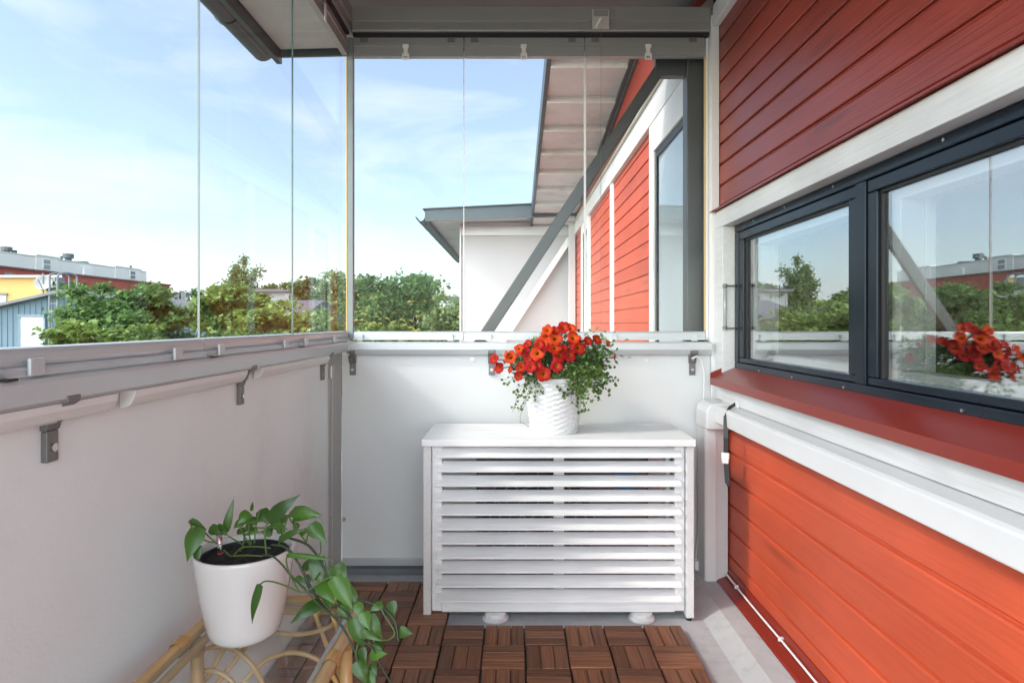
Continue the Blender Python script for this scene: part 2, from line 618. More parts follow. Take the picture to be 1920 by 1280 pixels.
# red metal flashing at the foot of the wall
f1 = MB().prism([(0.905, 0.004), (0.912, 0.010), (0.955, 0.020), (0.964, 0.055), (0.968, 0.055), (0.968, 0.002), (0.905, 0.002)], 'y', -0.9, 2.90)
f1.build('flashing', M_redsheet, house)

# white boards round the window
t1 = MB()
t1.box(0.948, 1.0, -0.9, 2.93, 1.592, 1.672)
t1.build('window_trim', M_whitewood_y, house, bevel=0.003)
t2 = MB()
t2.prism([(0.926, 1.670), (0.926, 1.676), (0.962, 1.690), (0.9685, 1.700), (0.9685, 1.674), (0.930, 1.6745)], 'y', -0.9, 2.95)
t2.build('drip_cap', M_redsheet, house)
t3 = MB().box(0.948, 1.07, 2.832, 2.930, 0.80, 1.5915)
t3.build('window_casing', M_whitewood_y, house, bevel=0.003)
t4 = MB().box(0.946, 0.975, -0.9, 2.8318, 0.797, 0.872)
t4.build('apron_board', M_whitewood_y, house, bevel=0.003)
t5 = MB()
t5.box(0.930, 0.968, 2.935, 2.985, 0.0, 2.60)
t5.build('corner_board', M_white, house, bevel=0.003)
t6 = MB().box(0.935, 0.969, -0.9, 2.93, 2.545, 2.64)
t6.build('ceiling_batten', M_white, house, bevel=0.003)
# white reveal over the window
t7 = MB().box(1.0005, 1.10, -0.2, 2.8318, 1.592, 1.634)
t7.build('reveal', M_whitewood_y, house)

# red metal sill
sl = MB()
sl.prism([(0.898, 0.872), (0.898, 0.905), (0.901, 0.9065), (1.012, 0.955), (1.012, 0.950), (0.903, 0.902), (0.903, 0.872)], 'y', -0.9, 2.846)
sl.add([(0.898, 2.8462, 0.872), (1.012, 2.8462, 0.953), (1.012, 2.8462, 0.973), (0.898, 2.8462, 0.925),
        (0.898, 2.849, 0.872), (1.012, 2.849, 0.953), (1.012, 2.849, 0.973), (0.898, 2.849, 0.925)],
       [(0, 1, 2, 3), (7, 6, 5, 4), (3, 2, 6, 7), (0, 3, 7, 4)])
sl.build('window_sill', M_redsheet, house)

# the window beside the balcony
GX = 1.022
wf = MB()
Y0, Y1, YM = -0.2, 2.825, 1.80
wf.box(1.000, 1.075, Y0, Y1, 0.948, 0.975)            # frame bottom
wf.box(1.000, 1.075, Y0, Y1, 1.558, 1.5915)           # head
wf.box(1.000, 1.075, Y1 - 0.045, Y1, 0.9755, 1.5575)  # jamb
wf.box(0.998, 1.075, YM - 0.026, YM + 0.026, 0.9755, 1.5575)
win = wf.build('window', M_frame, house, bevel=0.003)
for (a, b) in ((Y0, YM - 0.028), (YM + 0.028, Y1 - 0.047)):
    sb = MB()
    e = 0.045
    sb.box(1.004, 1.05, a, b, 0.977, 0.999)
    sb.box(1.004, 1.05, a, b, 1.520, 1.556)
    sb.box(1.004, 1.05, a, a + e, 0.9995, 1.5195)
    sb.box(1.004, 1.05, b - e, b, 0.9995, 1.5195)
    # glazing bead, a little deeper
    sa = sb.build('sash', M_frame, win, bevel=0.0035)
    gb = MB()
    gb.box(1.014, 1.024, a + e + .0005, a + e + 0.008, 0.9995, 1.5195)
    gb.box(1.014, 1.024, b - e - 0.008, b - e - .0005, 0.9995, 1.5195)
    gb.box(1.014, 1.024, a + e + .008, b - e - .008, 1.511, 1.5195)
    gb.build('gasket', M_seal, win)
    gp = MB().box(GX, GX + 0.004, a + e - 0.004, b - e + 0.004, 0.997, 1.5215)
    gp.build('glass', M_winglass, win)
    inn = MB()
    x0, x1 = 1.052, 1.12
    i = 0.115
    inn.box(x0, x1, a + 0.02, b - 0.02, 0.978, 1.022)
    inn.box(x0, x1, a + 0.02, b - 0.02, 1.490, 1.556)
    inn.box(x0, x1, a + 0.02, a + i - 0.04, 1.0225, 1.4895)
    inn.box(x0, x1, b - i + 0.04, b - 0.02, 1.0225, 1.4895)
    inn.box(x1 + 0.001, x1 + 0.03, b - 0.075, b - 0.03, 0.96, 1.60)
    inn.box(x1 + 0.001, x1 + 0.05, a + 0.03, b - 0.08, 0.94, 0.990)
    inn.build('inner_frame', M_white, win, bevel=0.003)
for y_ in (2.6, 2.3, 1.95, 1.45, 1.05, 0.7):
    MB().disc((0.9995, y_, 1.578), 0.0045, (-1, 0, 0), 0.002, 10).build('screw', M_steel, win)
    MB().disc((1.0, y_ - 0.06, 0.9575), 0.004, (-1, 0, 0.1), 0.003, 10).build('screw', M_steel, win)
# the room behind the panes
rm = MB()
rx0, rx1, ry0, ry1, rz0, rz1 = 1.24, 4.2, -0.8, 3.6, 0.0, 2.5
rm.add([(rx0, ry0, rz0), (rx1, ry0, rz0), (rx1, ry1, rz0), (rx0, ry1, rz0), (rx0, ry0, rz1), (rx1, ry0, rz1), (rx1, ry1, rz1), (rx0, ry1, rz1)],
       [(0, 1, 2, 3), (4, 7, 6, 5), (0, 4, 5, 1), (1, 5, 6, 2), (2, 6, 7, 3)])
rm.build('room', mat('room_paint', (0.05, 0.05, 0.05), 0.8), house)

# band along the far part of the wall
bd = MB()
bd.box(0.93, 0.969, 3.02, 9.7, 2.50, 2.668)
bd.build('trim_band', M_whitewood_y, house, bevel=0.003)
bd2 = MB()
bd2.prism([(0.905, 2.672), (0.905, 2.68), (0.965, 2.742), (0.968, 2.672)], 'y', 3.02, 9.7)
bd2.build('drip_board', mat('cream_weathered_board', (0.58, 0.55, 0.47), 0.6, var=0.1, vscale=4), house)
bd3 = MB().prism([(0.90, 2.7442), (0.90, 2.752), (0.969, 2.79), (0.969, 2.7442)], 'y', 3.02, 9.7)
bd3.build('flashing', M_redsheet, house)
# battens and far windows
MBat = MB()
MBat.box(0.945, 0.969, 6.00, 6.13, GZ, 2.4995)
MBat.build('batten', M_white, house, bevel=0.003)


M_farglass = glass_mat('far_window_glass', 0.06, 0.45, (0.90, 0.93, 0.94))


def far_window(y0, y1, z0, z1, cas=0.13):
    c = MB()
    x0, x1 = 0.935, 0.969
    c.box(x0, x1, y0 - cas, y0, z0 - 0.15, 2.4995)
    c.box(x0, x1, y1, y1 + cas, z0 - 0.15, 2.4995)
    c.box(x0, x1, y0 + 0.0005, y1 - 0.0005, z1, 2.4995)
    c.box(x0, x1, y0 + 0.0005, y1 - 0.0005, z0 - 0.15, z0 - 0.03)
    cw = c.build('window', M_white, house, bevel=0.003)
    f = MB()
    e = 0.05
    xa, xb = 0.948, 0.968
    f.box(xa, xb, y0 + 0.001, y0 + e, z0, z1 - 0.001)
    f.box(xa, xb, y1 - e, y1 - 0.001, z0, z1 - 0.001)
    f.box(xa, xb, y0 + e + 0.0005, y1 - e - 0.0005, z1 - e, z1 - 0.001)
    f.box(xa, xb, y0 + e + 0.0005, y1 - e - 0.0005, z0, z0 + e)
    f.build('frame', M_frame, cw, bevel=0.003)
    gl = MB().box(0.955, 0.958, y0 + e, y1 - e, z0 + e, z1 - e)
    gl.build('glass', M_farglass, cw)
    ba = MB()
    ba.box(0.962, 0.966, y0 + e, y1 - e, z0 + e, z1 - e)
    ba.build('blind', mat('white_blind', (0.62, 0.63, 0.62), 0.7, var=0.04, vscale=2), cw)


far_window(3.36, 4.18, 0.95, 2.30)
far_window(7.95, 8.55, 0.6, 2.36, 0.12)

# far roof: a verge sloping down away from the viewer, stepped soffit boards
def zr(y): return EYE + 2.663 - 0.117 * y
rf = MB()
ys = [3.80 + 0.605 * i for i in range(11)]
xl, xr = 0.30, 0.945
for i in range(len(ys) - 1):
    a, b = ys[i], ys[i + 1]
    za, zb = zr(a), zr(b)
    d = 0.032
    rf.add([(xl, a, za - d), (xr, a, za - d), (xr, b, zb + d), (xl, b, zb + d),
            (xl, a, za + 0.16), (xr, a, za + 0.16), (xr, b, zb + 0.16), (xl, b, zb + 0.16)],
           [(0, 1, 2, 3), (0, 3, 7, 4), (0, 4, 5, 1), (3, 2, 6, 7), (4, 7, 6, 5), (1, 5, 6, 2)])
roof = rf.build('roof', M_soffit, house)
vg = MB()
a, b = ys[0], ys[-1]
for x0, x1, dz0, dz1 in ((0.262, 0.299, -0.015, 0.20),):
    vg.add([(x0, a, zr(a) + dz0), (x1, a, zr(a) + dz0), (x1, b, zr(b) + dz0), (x0, b, zr(b) + dz0),
            (x0, a, zr(a) + dz1), (x1, a, zr(a) + dz1), (x1, b, zr(b) + dz1), (x0, b, zr(b) + dz1)],
           [(0, 3, 2, 1), (4, 5, 6, 7), (0, 1, 5, 4), (1, 2, 6, 5), (2, 3, 7, 6), (3, 0, 4, 7)])
vg.build('verge_board', M_gutter, roof)
vs = MB()
for x0, x1, dz0, dz1 in ((0.9455, 0.9655, -0.075, 0.06), (0.915, 0.945, -0.035, -0.002)):
    vs.add([(x0, a, zr(a) + dz0), (x1, a, zr(a) + dz0), (x1, b, zr(b) + dz0), (x0, b, zr(b) + dz0),
            (x0, a, zr(a) + dz1), (x1, a, zr(a) + dz1), (x1, b, zr(b) + dz1), (x0, b, zr(b) + dz1)],
           [(0, 3, 2, 1), (4, 5, 6, 7), (0, 1, 5, 4), (1, 2, 6, 5), (2, 3, 7, 6), (3, 0, 4, 7)])
vs.build('soffit_edge', M_steelgrey, roof)


# ------------------------------------------------------------------ balcony roof with gutter (ours and the next one along)
def balcony_roof(y0, y1, label, group, ceil_mat):
    t = thing('balcony_roof', (0, y1, 2.7), label, 'roof', group)
    c = MB()
    zl, zrt = 2.765, 2.80
    c.add([(-1.35, y0, zl - 0.03), (0.965, y0, zrt), (0.965, y1, zrt), (-1.35, y1, zl - 0.03),
           (-1.35, y0, zl + 0.09), (0.965, y0, zrt + 0.12), (0.965, y1, zrt + 0.12), (-1.35, y1, zl + 0.09)],
          [(0, 3, 2, 1), (4, 5, 6, 7), (0, 1, 5, 4), (1, 2, 6, 5), (2, 3, 7, 6), (3, 0, 4, 7)])
    c.build('soffit', ceil_mat, t)
    f = MB()
    f.box(-1.38, -1.3505, y0, y1 + 0.02, 2.66, 2.80)
    f.add([(-1.3495, y1 + 0.001, 2.695), (0.965, y1 + 0.001, 2.75), (0.965, y1 + 0.02, 2.75), (-1.3495, y1 + 0.02, 2.695),
           (-1.3495, y1 + 0.001, 2.83), (0.965, y1 + 0.001, 2.945), (0.965, y1 + 0.02, 2.945), (-1.3495, y1 + 0.02, 2.83)],
          [(0, 3, 2, 1), (4, 5, 6, 7), (0, 1, 5, 4), (1, 2, 6, 5), (2, 3, 7, 6), (3, 0, 4, 7)])
    # near fascia for a roof that starts away from the viewer
    if y0 > 0:
        f.add([(-1.38, y0 - 0.02, 2.665), (0.965, y0 - 0.02, 2.75), (0.965, y0 - 0.001, 2.75), (-1.38, y0 - 0.001, 2.665),
               (-1.38, y0 - 0.02, 2.83), (0.965, y0 - 0.02, 2.945), (0.965, y0 - 0.001, 2.945), (-1.38, y0 - 0.001, 2.83)],
              [(0, 3, 2, 1), (4, 5, 6, 7), (0, 1, 5, 4), (1, 2, 6, 5), (2, 3, 7, 6), (3, 0, 4, 7)])
        f.add([(-1.41, y0 - 0.06, 2.835), (0.965, y0 - 0.06, 2.95), (0.965, y1, 2.95), (-1.41, y1, 2.835),
               (-1.41, y0 - 0.06, 2.85), (0.965, y0 - 0.06, 2.965), (0.965, y1, 2.965), (-1.41, y1, 2.85)],
              [(0, 3, 2, 1), (4, 5, 6, 7), (0, 1, 5, 4), (1, 2, 6, 5), (2, 3, 7, 6), (3, 0, 4, 7)])
    f.build('fascia', M_gutter, t)
    gcx, gcz, gr = -1.452, 2.735, 0.068
    out = [(gcx + gr * math.cos(a), gcz + gr * math.sin(a)) for a in np.linspace(0, -math.pi, 15)]
    inn = [(gcx + (gr - 0.003) * math.cos(a), gcz + (gr - 0.003) * math.sin(a)) for a in np.linspace(-math.pi, 0, 15)]
    gt = MB().prism(out + inn, 'y', y0, y1)
    # end cap
    gt.prism([(gcx + gr * 0.98 * math.cos(a), gcz + gr * 0.98 * math.sin(a)) for a in np.linspace(0, -math.pi, 15)], 'y', y1 - 0.003, y1 + 0.002)
    gt.tube([(gcx - gr, y0, gcz), (gcx - gr, y1, gcz)], 0.007, 6)
    go = gt.build('gutter', M_gutter, t, smooth=False)
    hk = MB()
    ky = y0 + 0.35
    while ky < y1:
        pts = [(gcx + (gr + 0.004) * math.cos(a), ky, gcz + (gr + 0.004) * math.sin(a)) for a in np.linspace(0.1, -math.pi - 0.1, 13)]
        for q in range(len(pts) - 1):
            hk.bar(pts[q], pts[q + 1], 0.022, 0.004, up=(Vector(pts[q]) - Vector((gcx, ky, gcz))))
        ky += 0.62
    hk.build('bracket', M_gutter, go)
    return t


balcony_roof(-0.9, 3.62, 'dark underside of the sloping balcony roof overhead with its half round gutter', 'balcony roofs with gutters', M_ceil)
nroof = balcony_roof(9.2, 15.6, 'low grey balcony roof with open gutter above the white wall beyond the end glass', 'balcony roofs with gutters', M_soffit)
nroof.location.x += 0.075
nroof.location.z -= 0.02
# pale soffit outside our glass: boards between beam and gutter
sf = MB()
sf.add([(-1.345, -0.9, 2.728), (-0.86, -0.9, 2.740), (-0.86, 3.60, 2.740), (-1.345, 3.60, 2.728),
        (-1.345, -0.9, 2.733), (-0.86, -0.9, 2.745), (-0.86, 3.60, 2.745), (-1.345, 3.60, 2.733)],
       [(0, 3, 2, 1), (4, 5, 6, 7), (0, 1, 5, 4), (1, 2, 6, 5), (2, 3, 7, 6), (3, 0, 4, 7)])
par = [o for o in COL.objects if o.name == 'balcony_roof'][0]
sf.build('eave_board', mat('pale_eave_board', (0.36, 0.40, 0.38), 0.7, var=0.08, vscale=6), par)
bm_ = MB()
bm_.box(-0.70, 0.93, 2.80, 2.86, 2.66, 2.80)
bm_.box(0.80, 0.93, -0.9, 2.795, 2.665, 2.80)
bm_.build('beam', M_steelgrey, par, bevel=0.003)

# ------------------------------------------------------------------ steel post and brace outside the end glass
fr = thing('steel_brace_frame', (0.9, 3.08, GZ), 'dark grey steel post with long diagonal brace right outside the end glass', 'steel frame')
c = MB().box(0.848, 0.935, 3.05, 3.13, GZ, 2.66)
c.build('post', M_steelgrey, fr, bevel=0.004)
br = MB()
YB = 3.10
br.bar(P(1262, 92, YB), P(860, 703, YB), 0.056, 0.03)
br.build('brace', M_steelgrey, fr, bevel=0.004)
pl = MB().box(0.70, 0.847, 3.075, 3.125, 2.37, 2.52)
pl.build('gusset_plate', M_steelgrey, fr, bevel=0.003)

# ------------------------------------------------------------------ the next balcony along
nb = thing('neighbour_balcony', (0, 9.8, GZ), 'white walled balcony further along the red house, beyond the end glass', 'balcony')
nw = MB().box(-0.82, 0.955, 9.80, 9.9, GZ, 2.72)
nw.box(-0.82, -0.74, 9.9, 15.0, GZ, 1.0)
nw.build('wall', mat('neighbour_white_board', (0.42, 0.425, 0.425), 0.6, var=0.05, vscale=0.8, bump=0.1, bscale=90, dirt=(0.36, 0.36, 0.35, 0.35), dscale=0.9), nb)
nf = MB()
nf.box(-0.845, -0.8205, 9.77, 9.87, GZ, 2.70)
nf.box(-0.82, 0.955, 9.775, 9.7995, 2.52, 2.66)
nf.build('edge_profile', M_alu, nb, bevel=0.003)
nc = MB().box(0.845, 0.945, 9.55, 9.65, GZ, 2.70)
nc.box(0.70, 0.95, 9.53, 9.66, 2.66, 2.72)
nc.build('post', M_alu, nb, bevel=0.004)
nbr = MB().bar(P(1068, 448, 9.70), P(880, 735, 9.70), 0.085, 0.06)
nbr.build('brace', M_white, nb, bevel=0.003)

# ------------------------------------------------------------------ parapets
lw = thing('parapet_wall', (-0.86, 1, -0.2), 'long off-white parapet panel on the left under the balcony handrail', 'parapet', 'balcony parapets')
p = MB().box(-0.86, -0.82, -0.9, 2.752, -0.02, 1.01)
p.build('panel', M_panel_left, lw)
p = MB()
p.box(-0.862, -0.8165, 2.7535, 2.80, -0.02, 1.01)
p.box(-0.864, -0.812, 2.8005, 2.945, -0.02, 1.01)
p.build('edge_profile', mat('taupe_grey_profile', (0.42, 0.40, 0.385), 0.45, 0.1, var=0.04), lw, bevel=0.002)
p = MB()
p.box(-0.8158, -0.803, 2.755, 2.792, 0.905, 0.965)
p.build('latch', M_steel, lw, bevel=0.003)
for z_ in (0.86, 0.30):
    MB().disc((-0.816, 2.775, z_), 0.006, (1, 0, 0), 0.003, 12).build('screw', M_steel, lw)

ew = thing('parapet_wall', (0, 2.97, -0.2), 'plain white parapet panel across the balcony end behind the slatted cabinet', 'parapet', 'balcony parapets')
p = MB().box(-0.811, 0.928, 2.95, 2.985, 0.042, 1.02)
p.build('panel', M_panel, ew)
p = MB().box(-0.811, 0.928, 2.944, 2.988, 0.008, 0.0415)
p.build('edge_profile', M_alu, ew, bevel=0.002)
for px, py in ((886, 673), (645, 973), (1212, 676)):
    q = P(px, py, 2.95)
    p = MB()
    p.disc(q, 0.0095, (0, -1, 0), 0.004, 14)
    p.disc(q + Vector((0, -0.004, 0)), 0.004, (0, -1, 0), 0.002, 10)
    p.build('screw', M_steel, ew)

# ------------------------------------------------------------------ handrails
rl = thing('handrail', (-0.80, 1, 1.0), 'grey aluminium handrail running along the left parapet', 'handrail', 'balcony handrails')
prof = [(-0.86, 1.062), (-0.778, 1.066), (-0.770, 1.062), (-0.768, 1.056), (-0.772, 1.022), (-0.776, 1.016), (-0.86, 1.014)]
MB().prism(prof, 'y', -0.9, 2.925).build('rail', M_alu, rl)
for y0, y1 in ((-0.9, 1.235), (1.29, 1.835), (1.955, 2.66)):
    MB().prism([(-0.815, 1.0125), (-0.780, 1.0145), (-0.783, 1.000), (-0.792, 0.984), (-0.802, 0.978), (-0.815, 0.976)], 'y', y0, y1).build('cover_strip', M_paleplastic, rl, bevel=0.001)


def bracket(par_, pos, d):
    """cast bracket; d = unit vector off the wall"""
    d = Vector(d)
    s = Vector((0, 0, 1)).cross(d)
    o = Vector(pos)
    m = MB()
    th = 0.017
    # curved gusset outline (out, up)
    out = [(0, 0.0), (0.012, 0.0), (0.018, 0.02), (0.028, 0.036), (0.046, 0.048), (0.05, 0.05), (0.05, 0.062), (0, 0.062)]
    n = len(out)
    vs = [o + d * a + Vector((0, 0, b)) + s * sg * th for sg in (-1, 1) for a, b in out]
    m.add(vs, [(i, (i + 1) % n, (i + 1) % n + n, i + n) for i in range(n)] + [tuple(range(n - 1, -1, -1)), tuple(range(n, 2 * n))])
    b = m.build('bracket', M_castgrey, par_, bevel=0.002)
    m = MB()
    m.obox(o + d * 0.006 + Vector((0, 0, -0.028)), s * 0.014, d * 0.006, Vector((0, 0, 0.0275)))
    m.build('mounting_tab', M_castgrey, b, bevel=0.002)
    MB().disc(o + d * 0.0122 + Vector((0, 0, -0.030)), 0.0075, d, 0.004, 12).build('bolt', M_steel, b)
    MB().disc(o + d * 0.021 + Vector((0, 0, 0.022)), 0.007, d + Vector((0, 0, -0.6)), 0.006, 12).build('bolt', M_steel, b)
    return b


for y_ in (1.095, 1.86, 2.66):
    bracket(rl, (-0.82, y_, 0.965), (1, 0, 0))

re = thing('handrail', (0, 2.93, 1.0), 'pale grey aluminium handrail across the end parapet behind the red flowers', 'handrail', 'balcony handrails')
MB().prism([(2.985, 1.062), (2.915, 1.064), (2.909, 1.058), (2.909, 1.028), (2.916, 1.012), (2.920, 1.004), (2.985, 1.004)], 'x', -0.766, 0.926).build('rail', M_alu, re)
MB().box(-0.774, -0.7665, 2.905, 2.985, 1.000, 1.068).build('corner_joint', M_paleplastic, re, bevel=0.001)
for px in (662, 922, 1297):
    bracket(re, ((px - 963) / F * 2.95, 2.95, 0.962 + 0.0), (0, -1, 0))


# ------------------------------------------------------------------ folding glass panes
TOPZ = 2.42
BOTZ = 1.110


def pane_end(x0, x1, label, seal_w, clip_x, clips):
    t = thing('glass_pane', ((x0 + x1) / 2, 2.99, 1.07), label, 'glazing', 'frameless balcony glass panes')
    MB().box(x0 + 0.003, x1 - 0.003, 2.985, 2.991, BOTZ - 0.01, TOPZ + 0.02).build('glass', M_glass, t)
    ed = MB()
    ed.box(x1 - 0.003, x1 - 0.003 + seal_w, 2.984, 2.992, BOTZ, TOPZ + 0.03)
    ed.build('edge_seal', M_white if seal_w > 0.004 else M_paleplastic, t)
    bt = MB()
    bt.prism([(3.0, 1.083), (2.972, 1.083), (2.972, 1.104), (2.975, 1.110), (2.980, 1.112), (3.0, 1.112)], 'x', x0 + 0.002, x1 - 0.002)
    bt.prism([(3.0, 1.0715), (2.966, 1.0715), (2.966, 1.0825), (3.0, 1.0825)], 'x', x0 + 0.002, x1 - 0.002)
    bo = bt.build('bottom_profile', M_alu, t)
    for cx in clips:
        MB().box(cx - 0.014, cx + 0.014, 2.9605, 2.9715, 1.066, 1.098).build('clip', M_alu, bo, bevel=0.002)
    tp = MB()
    tp.prism([(3.0, TOPZ), (2.972, TOPZ), (2.972, TOPZ + 0.016), (2.976, TOPZ + 0.018), (2.976, TOPZ + 0.048), (2.971, TOPZ + 0.050), (2.971, TOPZ + 0.066), (2.978, TOPZ + 0.068), (2.978, TOPZ + 0.092), (3.0, TOPZ + 0.092)], 'x', x0 + 0.002, x1 - 0.002)
    to = tp.build('top_profile', M_aludark, t)
    if clip_x is not None:
        k = MB()
        k.box(clip_x - 0.010, clip_x + 0.010, 2.966, 2.9705, TOPZ + 0.0, TOPZ + 0.055)
        k.box(clip_x - 0.014, clip_x + 0.014, 2.962, 2.9715, TOPZ + 0.037, TOPZ + 0.055)
        k.box(clip_x - 0.016, clip_x - 0.010, 2.960, 2.970, TOPZ - 0.018, TOPZ + 0.012)
        k.box(clip_x + 0.010, clip_x + 0.016, 2.960, 2.970, TOPZ - 0.018, TOPZ + 0.012)
        k.box(clip_x - 0.0098, clip_x + 0.0098, 2.960, 2.970, TOPZ - 0.018, TOPZ - 0.011)
        k.build('clip', mat('clear_plastic_clip', (0.75, 0.74, 0.70), 0.3), to, bevel=0.0015)
    for cx in (x0 + 0.05, x1 - 0.06):
        MB().box(cx - 0.018, cx + 0.018, 2.9735, 2.9775, TOPZ + 0.070, TOPZ + 0.091).build('clip', M_castgrey, to)
    return t


def xe(px): return (px - 963) / F * 2.985
pane_end(-0.765, xe(870), 'end glass pane beside the corner post, sky and trees behind it', 0.004, xe(762), (xe(677), xe(845)))
pane_end(xe(870), xe(1096), 'middle pane of the end glazing, above the red flowers', 0.010, xe(982), (xe(917), xe(1050)))
pane_end(xe(1096), 0.915, 'end glass pane nearest the red wall, in front of the steel post', 0.004, xe(1214), (xe(1150), xe(1300)))


M_edgepale = mat('pale_glass_edge', (0.15, 0.19, 0.19), 0.25)


def pane_left(y0, y1, label, clips, edge=None):
    t = thing('glass_pane', (-0.80, (y0 + y1) / 2, 1.07), label, 'glazing', 'frameless balcony glass panes')
    MB().box(-0.803, -0.7975, y0 + 0.003, y1 - 0.003, BOTZ - 0.01, TOPZ + 0.02).build('glass', M_glass, t)
    ed = MB()
    ed.box(-0.8032, -0.7973, y0 + 0.0015, y0 + 0.0028, BOTZ, TOPZ + 0.02)
    ed.build('glass_edge', edge or M_edge, t)
    bt = MB()
    bt.prism([(-0.812, 1.083), (-0.786, 1.083), (-0.784, 1.092), (-0.786, 1.104), (-0.790, 1.112), (-0.812, 1.114)], 'y', y0 + 0.002, y1 - 0.002)
    bt.prism([(-0.812, 1.068), (-0.778, 1.068), (-0.775, 1.078), (-0.778, 1.0825), (-0.812, 1.0825)], 'y', y0 + 0.002, y1 - 0.002)
    bo = bt.build('bottom_profile', M_alu, t)
    for cy in clips:
        MB().box(-0.7745, -0.768, cy - 0.016, cy + 0.016, 1.0675, 1.096).build('clip', M_alu, bo, bevel=0.002)
    MB().box(-0.782, -0.762, y0 + 0.01, y0 + 0.03, 1.064, 1.0675).build('stopper', M_black, bo)
    tp = MB()
    tp.prism([(-0.812, TOPZ), (-0.786, TOPZ), (-0.786, TOPZ + 0.016), (-0.790, TOPZ + 0.018), (-0.790, TOPZ + 0.048), (-0.785, TOPZ + 0.050), (-0.785, TOPZ + 0.066), (-0.792, TOPZ + 0.068), (-0.792, TOPZ + 0.092), (-0.812, TOPZ + 0.092)], 'y', y0 + 0.002, y1 - 0.002)
    to = tp.build('top_profile', M_aludark, t)
    cy = (y0 + y1) / 2 - 0.02
    k = MB()
    k.box(-0.784, -0.778, cy - 0.012, cy + 0.012, TOPZ - 0.015, TOPZ + 0.055)
    k.build('clip', M_paleplastic, to, bevel=0.002)


def yl(px): return 0.80 * F / (963 - px)
pane_left(yl(548), 2.965, 'left glass pane next to the corner post', (yl(560), yl(615)))
pane_left(yl(372), yl(548), 'middle pane of the left glazing, between its two visible joints', (yl(395), yl(520)), M_edgepale)
pane_left(0.93, yl(372), 'large left pane at the picture edge with blue shed behind it', (yl(310), yl(35)))
pane_left(0.25, 0.93, 'left pane nearest the viewer, cut by the picture edge', (0.4, 0.8))

cp = thing('corner_post', (-0.785, 2.985, 1.07), 'slim grey aluminium corner post with yellowed seal between left and end glass', 'post')
MB().box(-0.792, -0.764, 2.969, 2.998, 1.07, 2.51).build('profile', mat('corner_post_grey', (0.20, 0.225, 0.22), 0.45, 0.1, var=0.15, vscale=6), cp, bevel=0.002)
MB().box(-0.797, -0.7925, 2.968, 2.980, 1.112, 2.42).build('seal', M_yellow, cp)
cp = thing('corner_post', (0.92, 2.985, 1.07), 'pale wall post with yellow seal beside the red siding', 'post')
MB().box(0.9165, 0.9285, 2.975, 3.0, 1.07, 2.51).build('profile', M_paleplastic, cp, bevel=0.002)
MB().box(0.9105, 0.916, 2.974, 2.983, 1.112, 2.42).build('seal', M_yellow, cp)

# head tracks
ht = thing('head_track', (0, 2.95, 2.52), 'grey aluminium head beam over the end glass panes', 'track', 'glazing head tracks')
MB().prism([(3.03, 2.527), (2.945, 2.527), (2.943, 2.533), (2.947, 2.570), (2.947, 2.575), (2.940, 2.578), (2.940, 2.640), (3.03, 2.640)], 'x', -0.762, 0.9275).build('beam', M_aludark, ht)
MB().box(-0.762, 0.9275, 2.955, 3.02, 2.5125, 2.5265).build('gap_seal', M_darkgap, ht)
ht2 = thing('head_track', (-0.8, 1, 2.52), 'grey aluminium head beam above the left glass panes', 'track', 'glazing head tracks')
MB().prism([(-0.86, 2.527), (-0.768, 2.527), (-0.766, 2.533), (-0.770, 2.570), (-0.770, 2.575), (-0.763, 2.578), (-0.763, 2.640), (-0.86, 2.640)], 'y', -0.9, 3.03).build('beam', M_aludark, ht2)
MB().box(-0.84, -0.778, -0.9, 2.95, 2.5125, 2.5265).build('gap_seal', M_darkgap, ht2)

# handle block with cord
hd = thing('pane_latch', P(1125, 45, 2.94), 'beige latch block with grille and lever on the head beam, thin cord hanging down', 'latch')
q = P(1126, 42, 2.94)
x_ = q.x
M_beige = mat('beige_plastic', (0.55, 0.51, 0.46), 0.4)
k = MB()
k.box(x_ - 0.040, x_ + 0.040, 2.930, 2.9395, 2.578, 2.625)
k.box(x_ - 0.040, x_ + 0.040, 2.927, 2.9395, 2.532, 2.5775)
k.build('housing', M_beige, hd, bevel=0.002)
k = MB()
for i in range(6):
    k.box(x_ - 0.034, x_ + 0.034, 2.9285, 2.9298, 2.592 + i * 0.0052, 2.594 + i * 0.0052)
k.build('grille', M_castgrey, hd)
k = MB()
k.bar((x_ - 0.026, 2.92, 2.530), (x_ - 0.002, 2.912, 2.572), 0.012, 0.010)
k.build('lever', M_paleplastic, hd, bevel=0.002)
k = MB()
k.tube([(x_ + 0.001, 2.925, 2.535), (x_ + 0.001, 2.94, 1.8), (x_ + 0.0015, 2.942, 1.115)], 0.0009, 5)
k.build('cord', M_castgrey, hd)

# ------------------------------------------------------------------ deck tiles
tile_n = 0


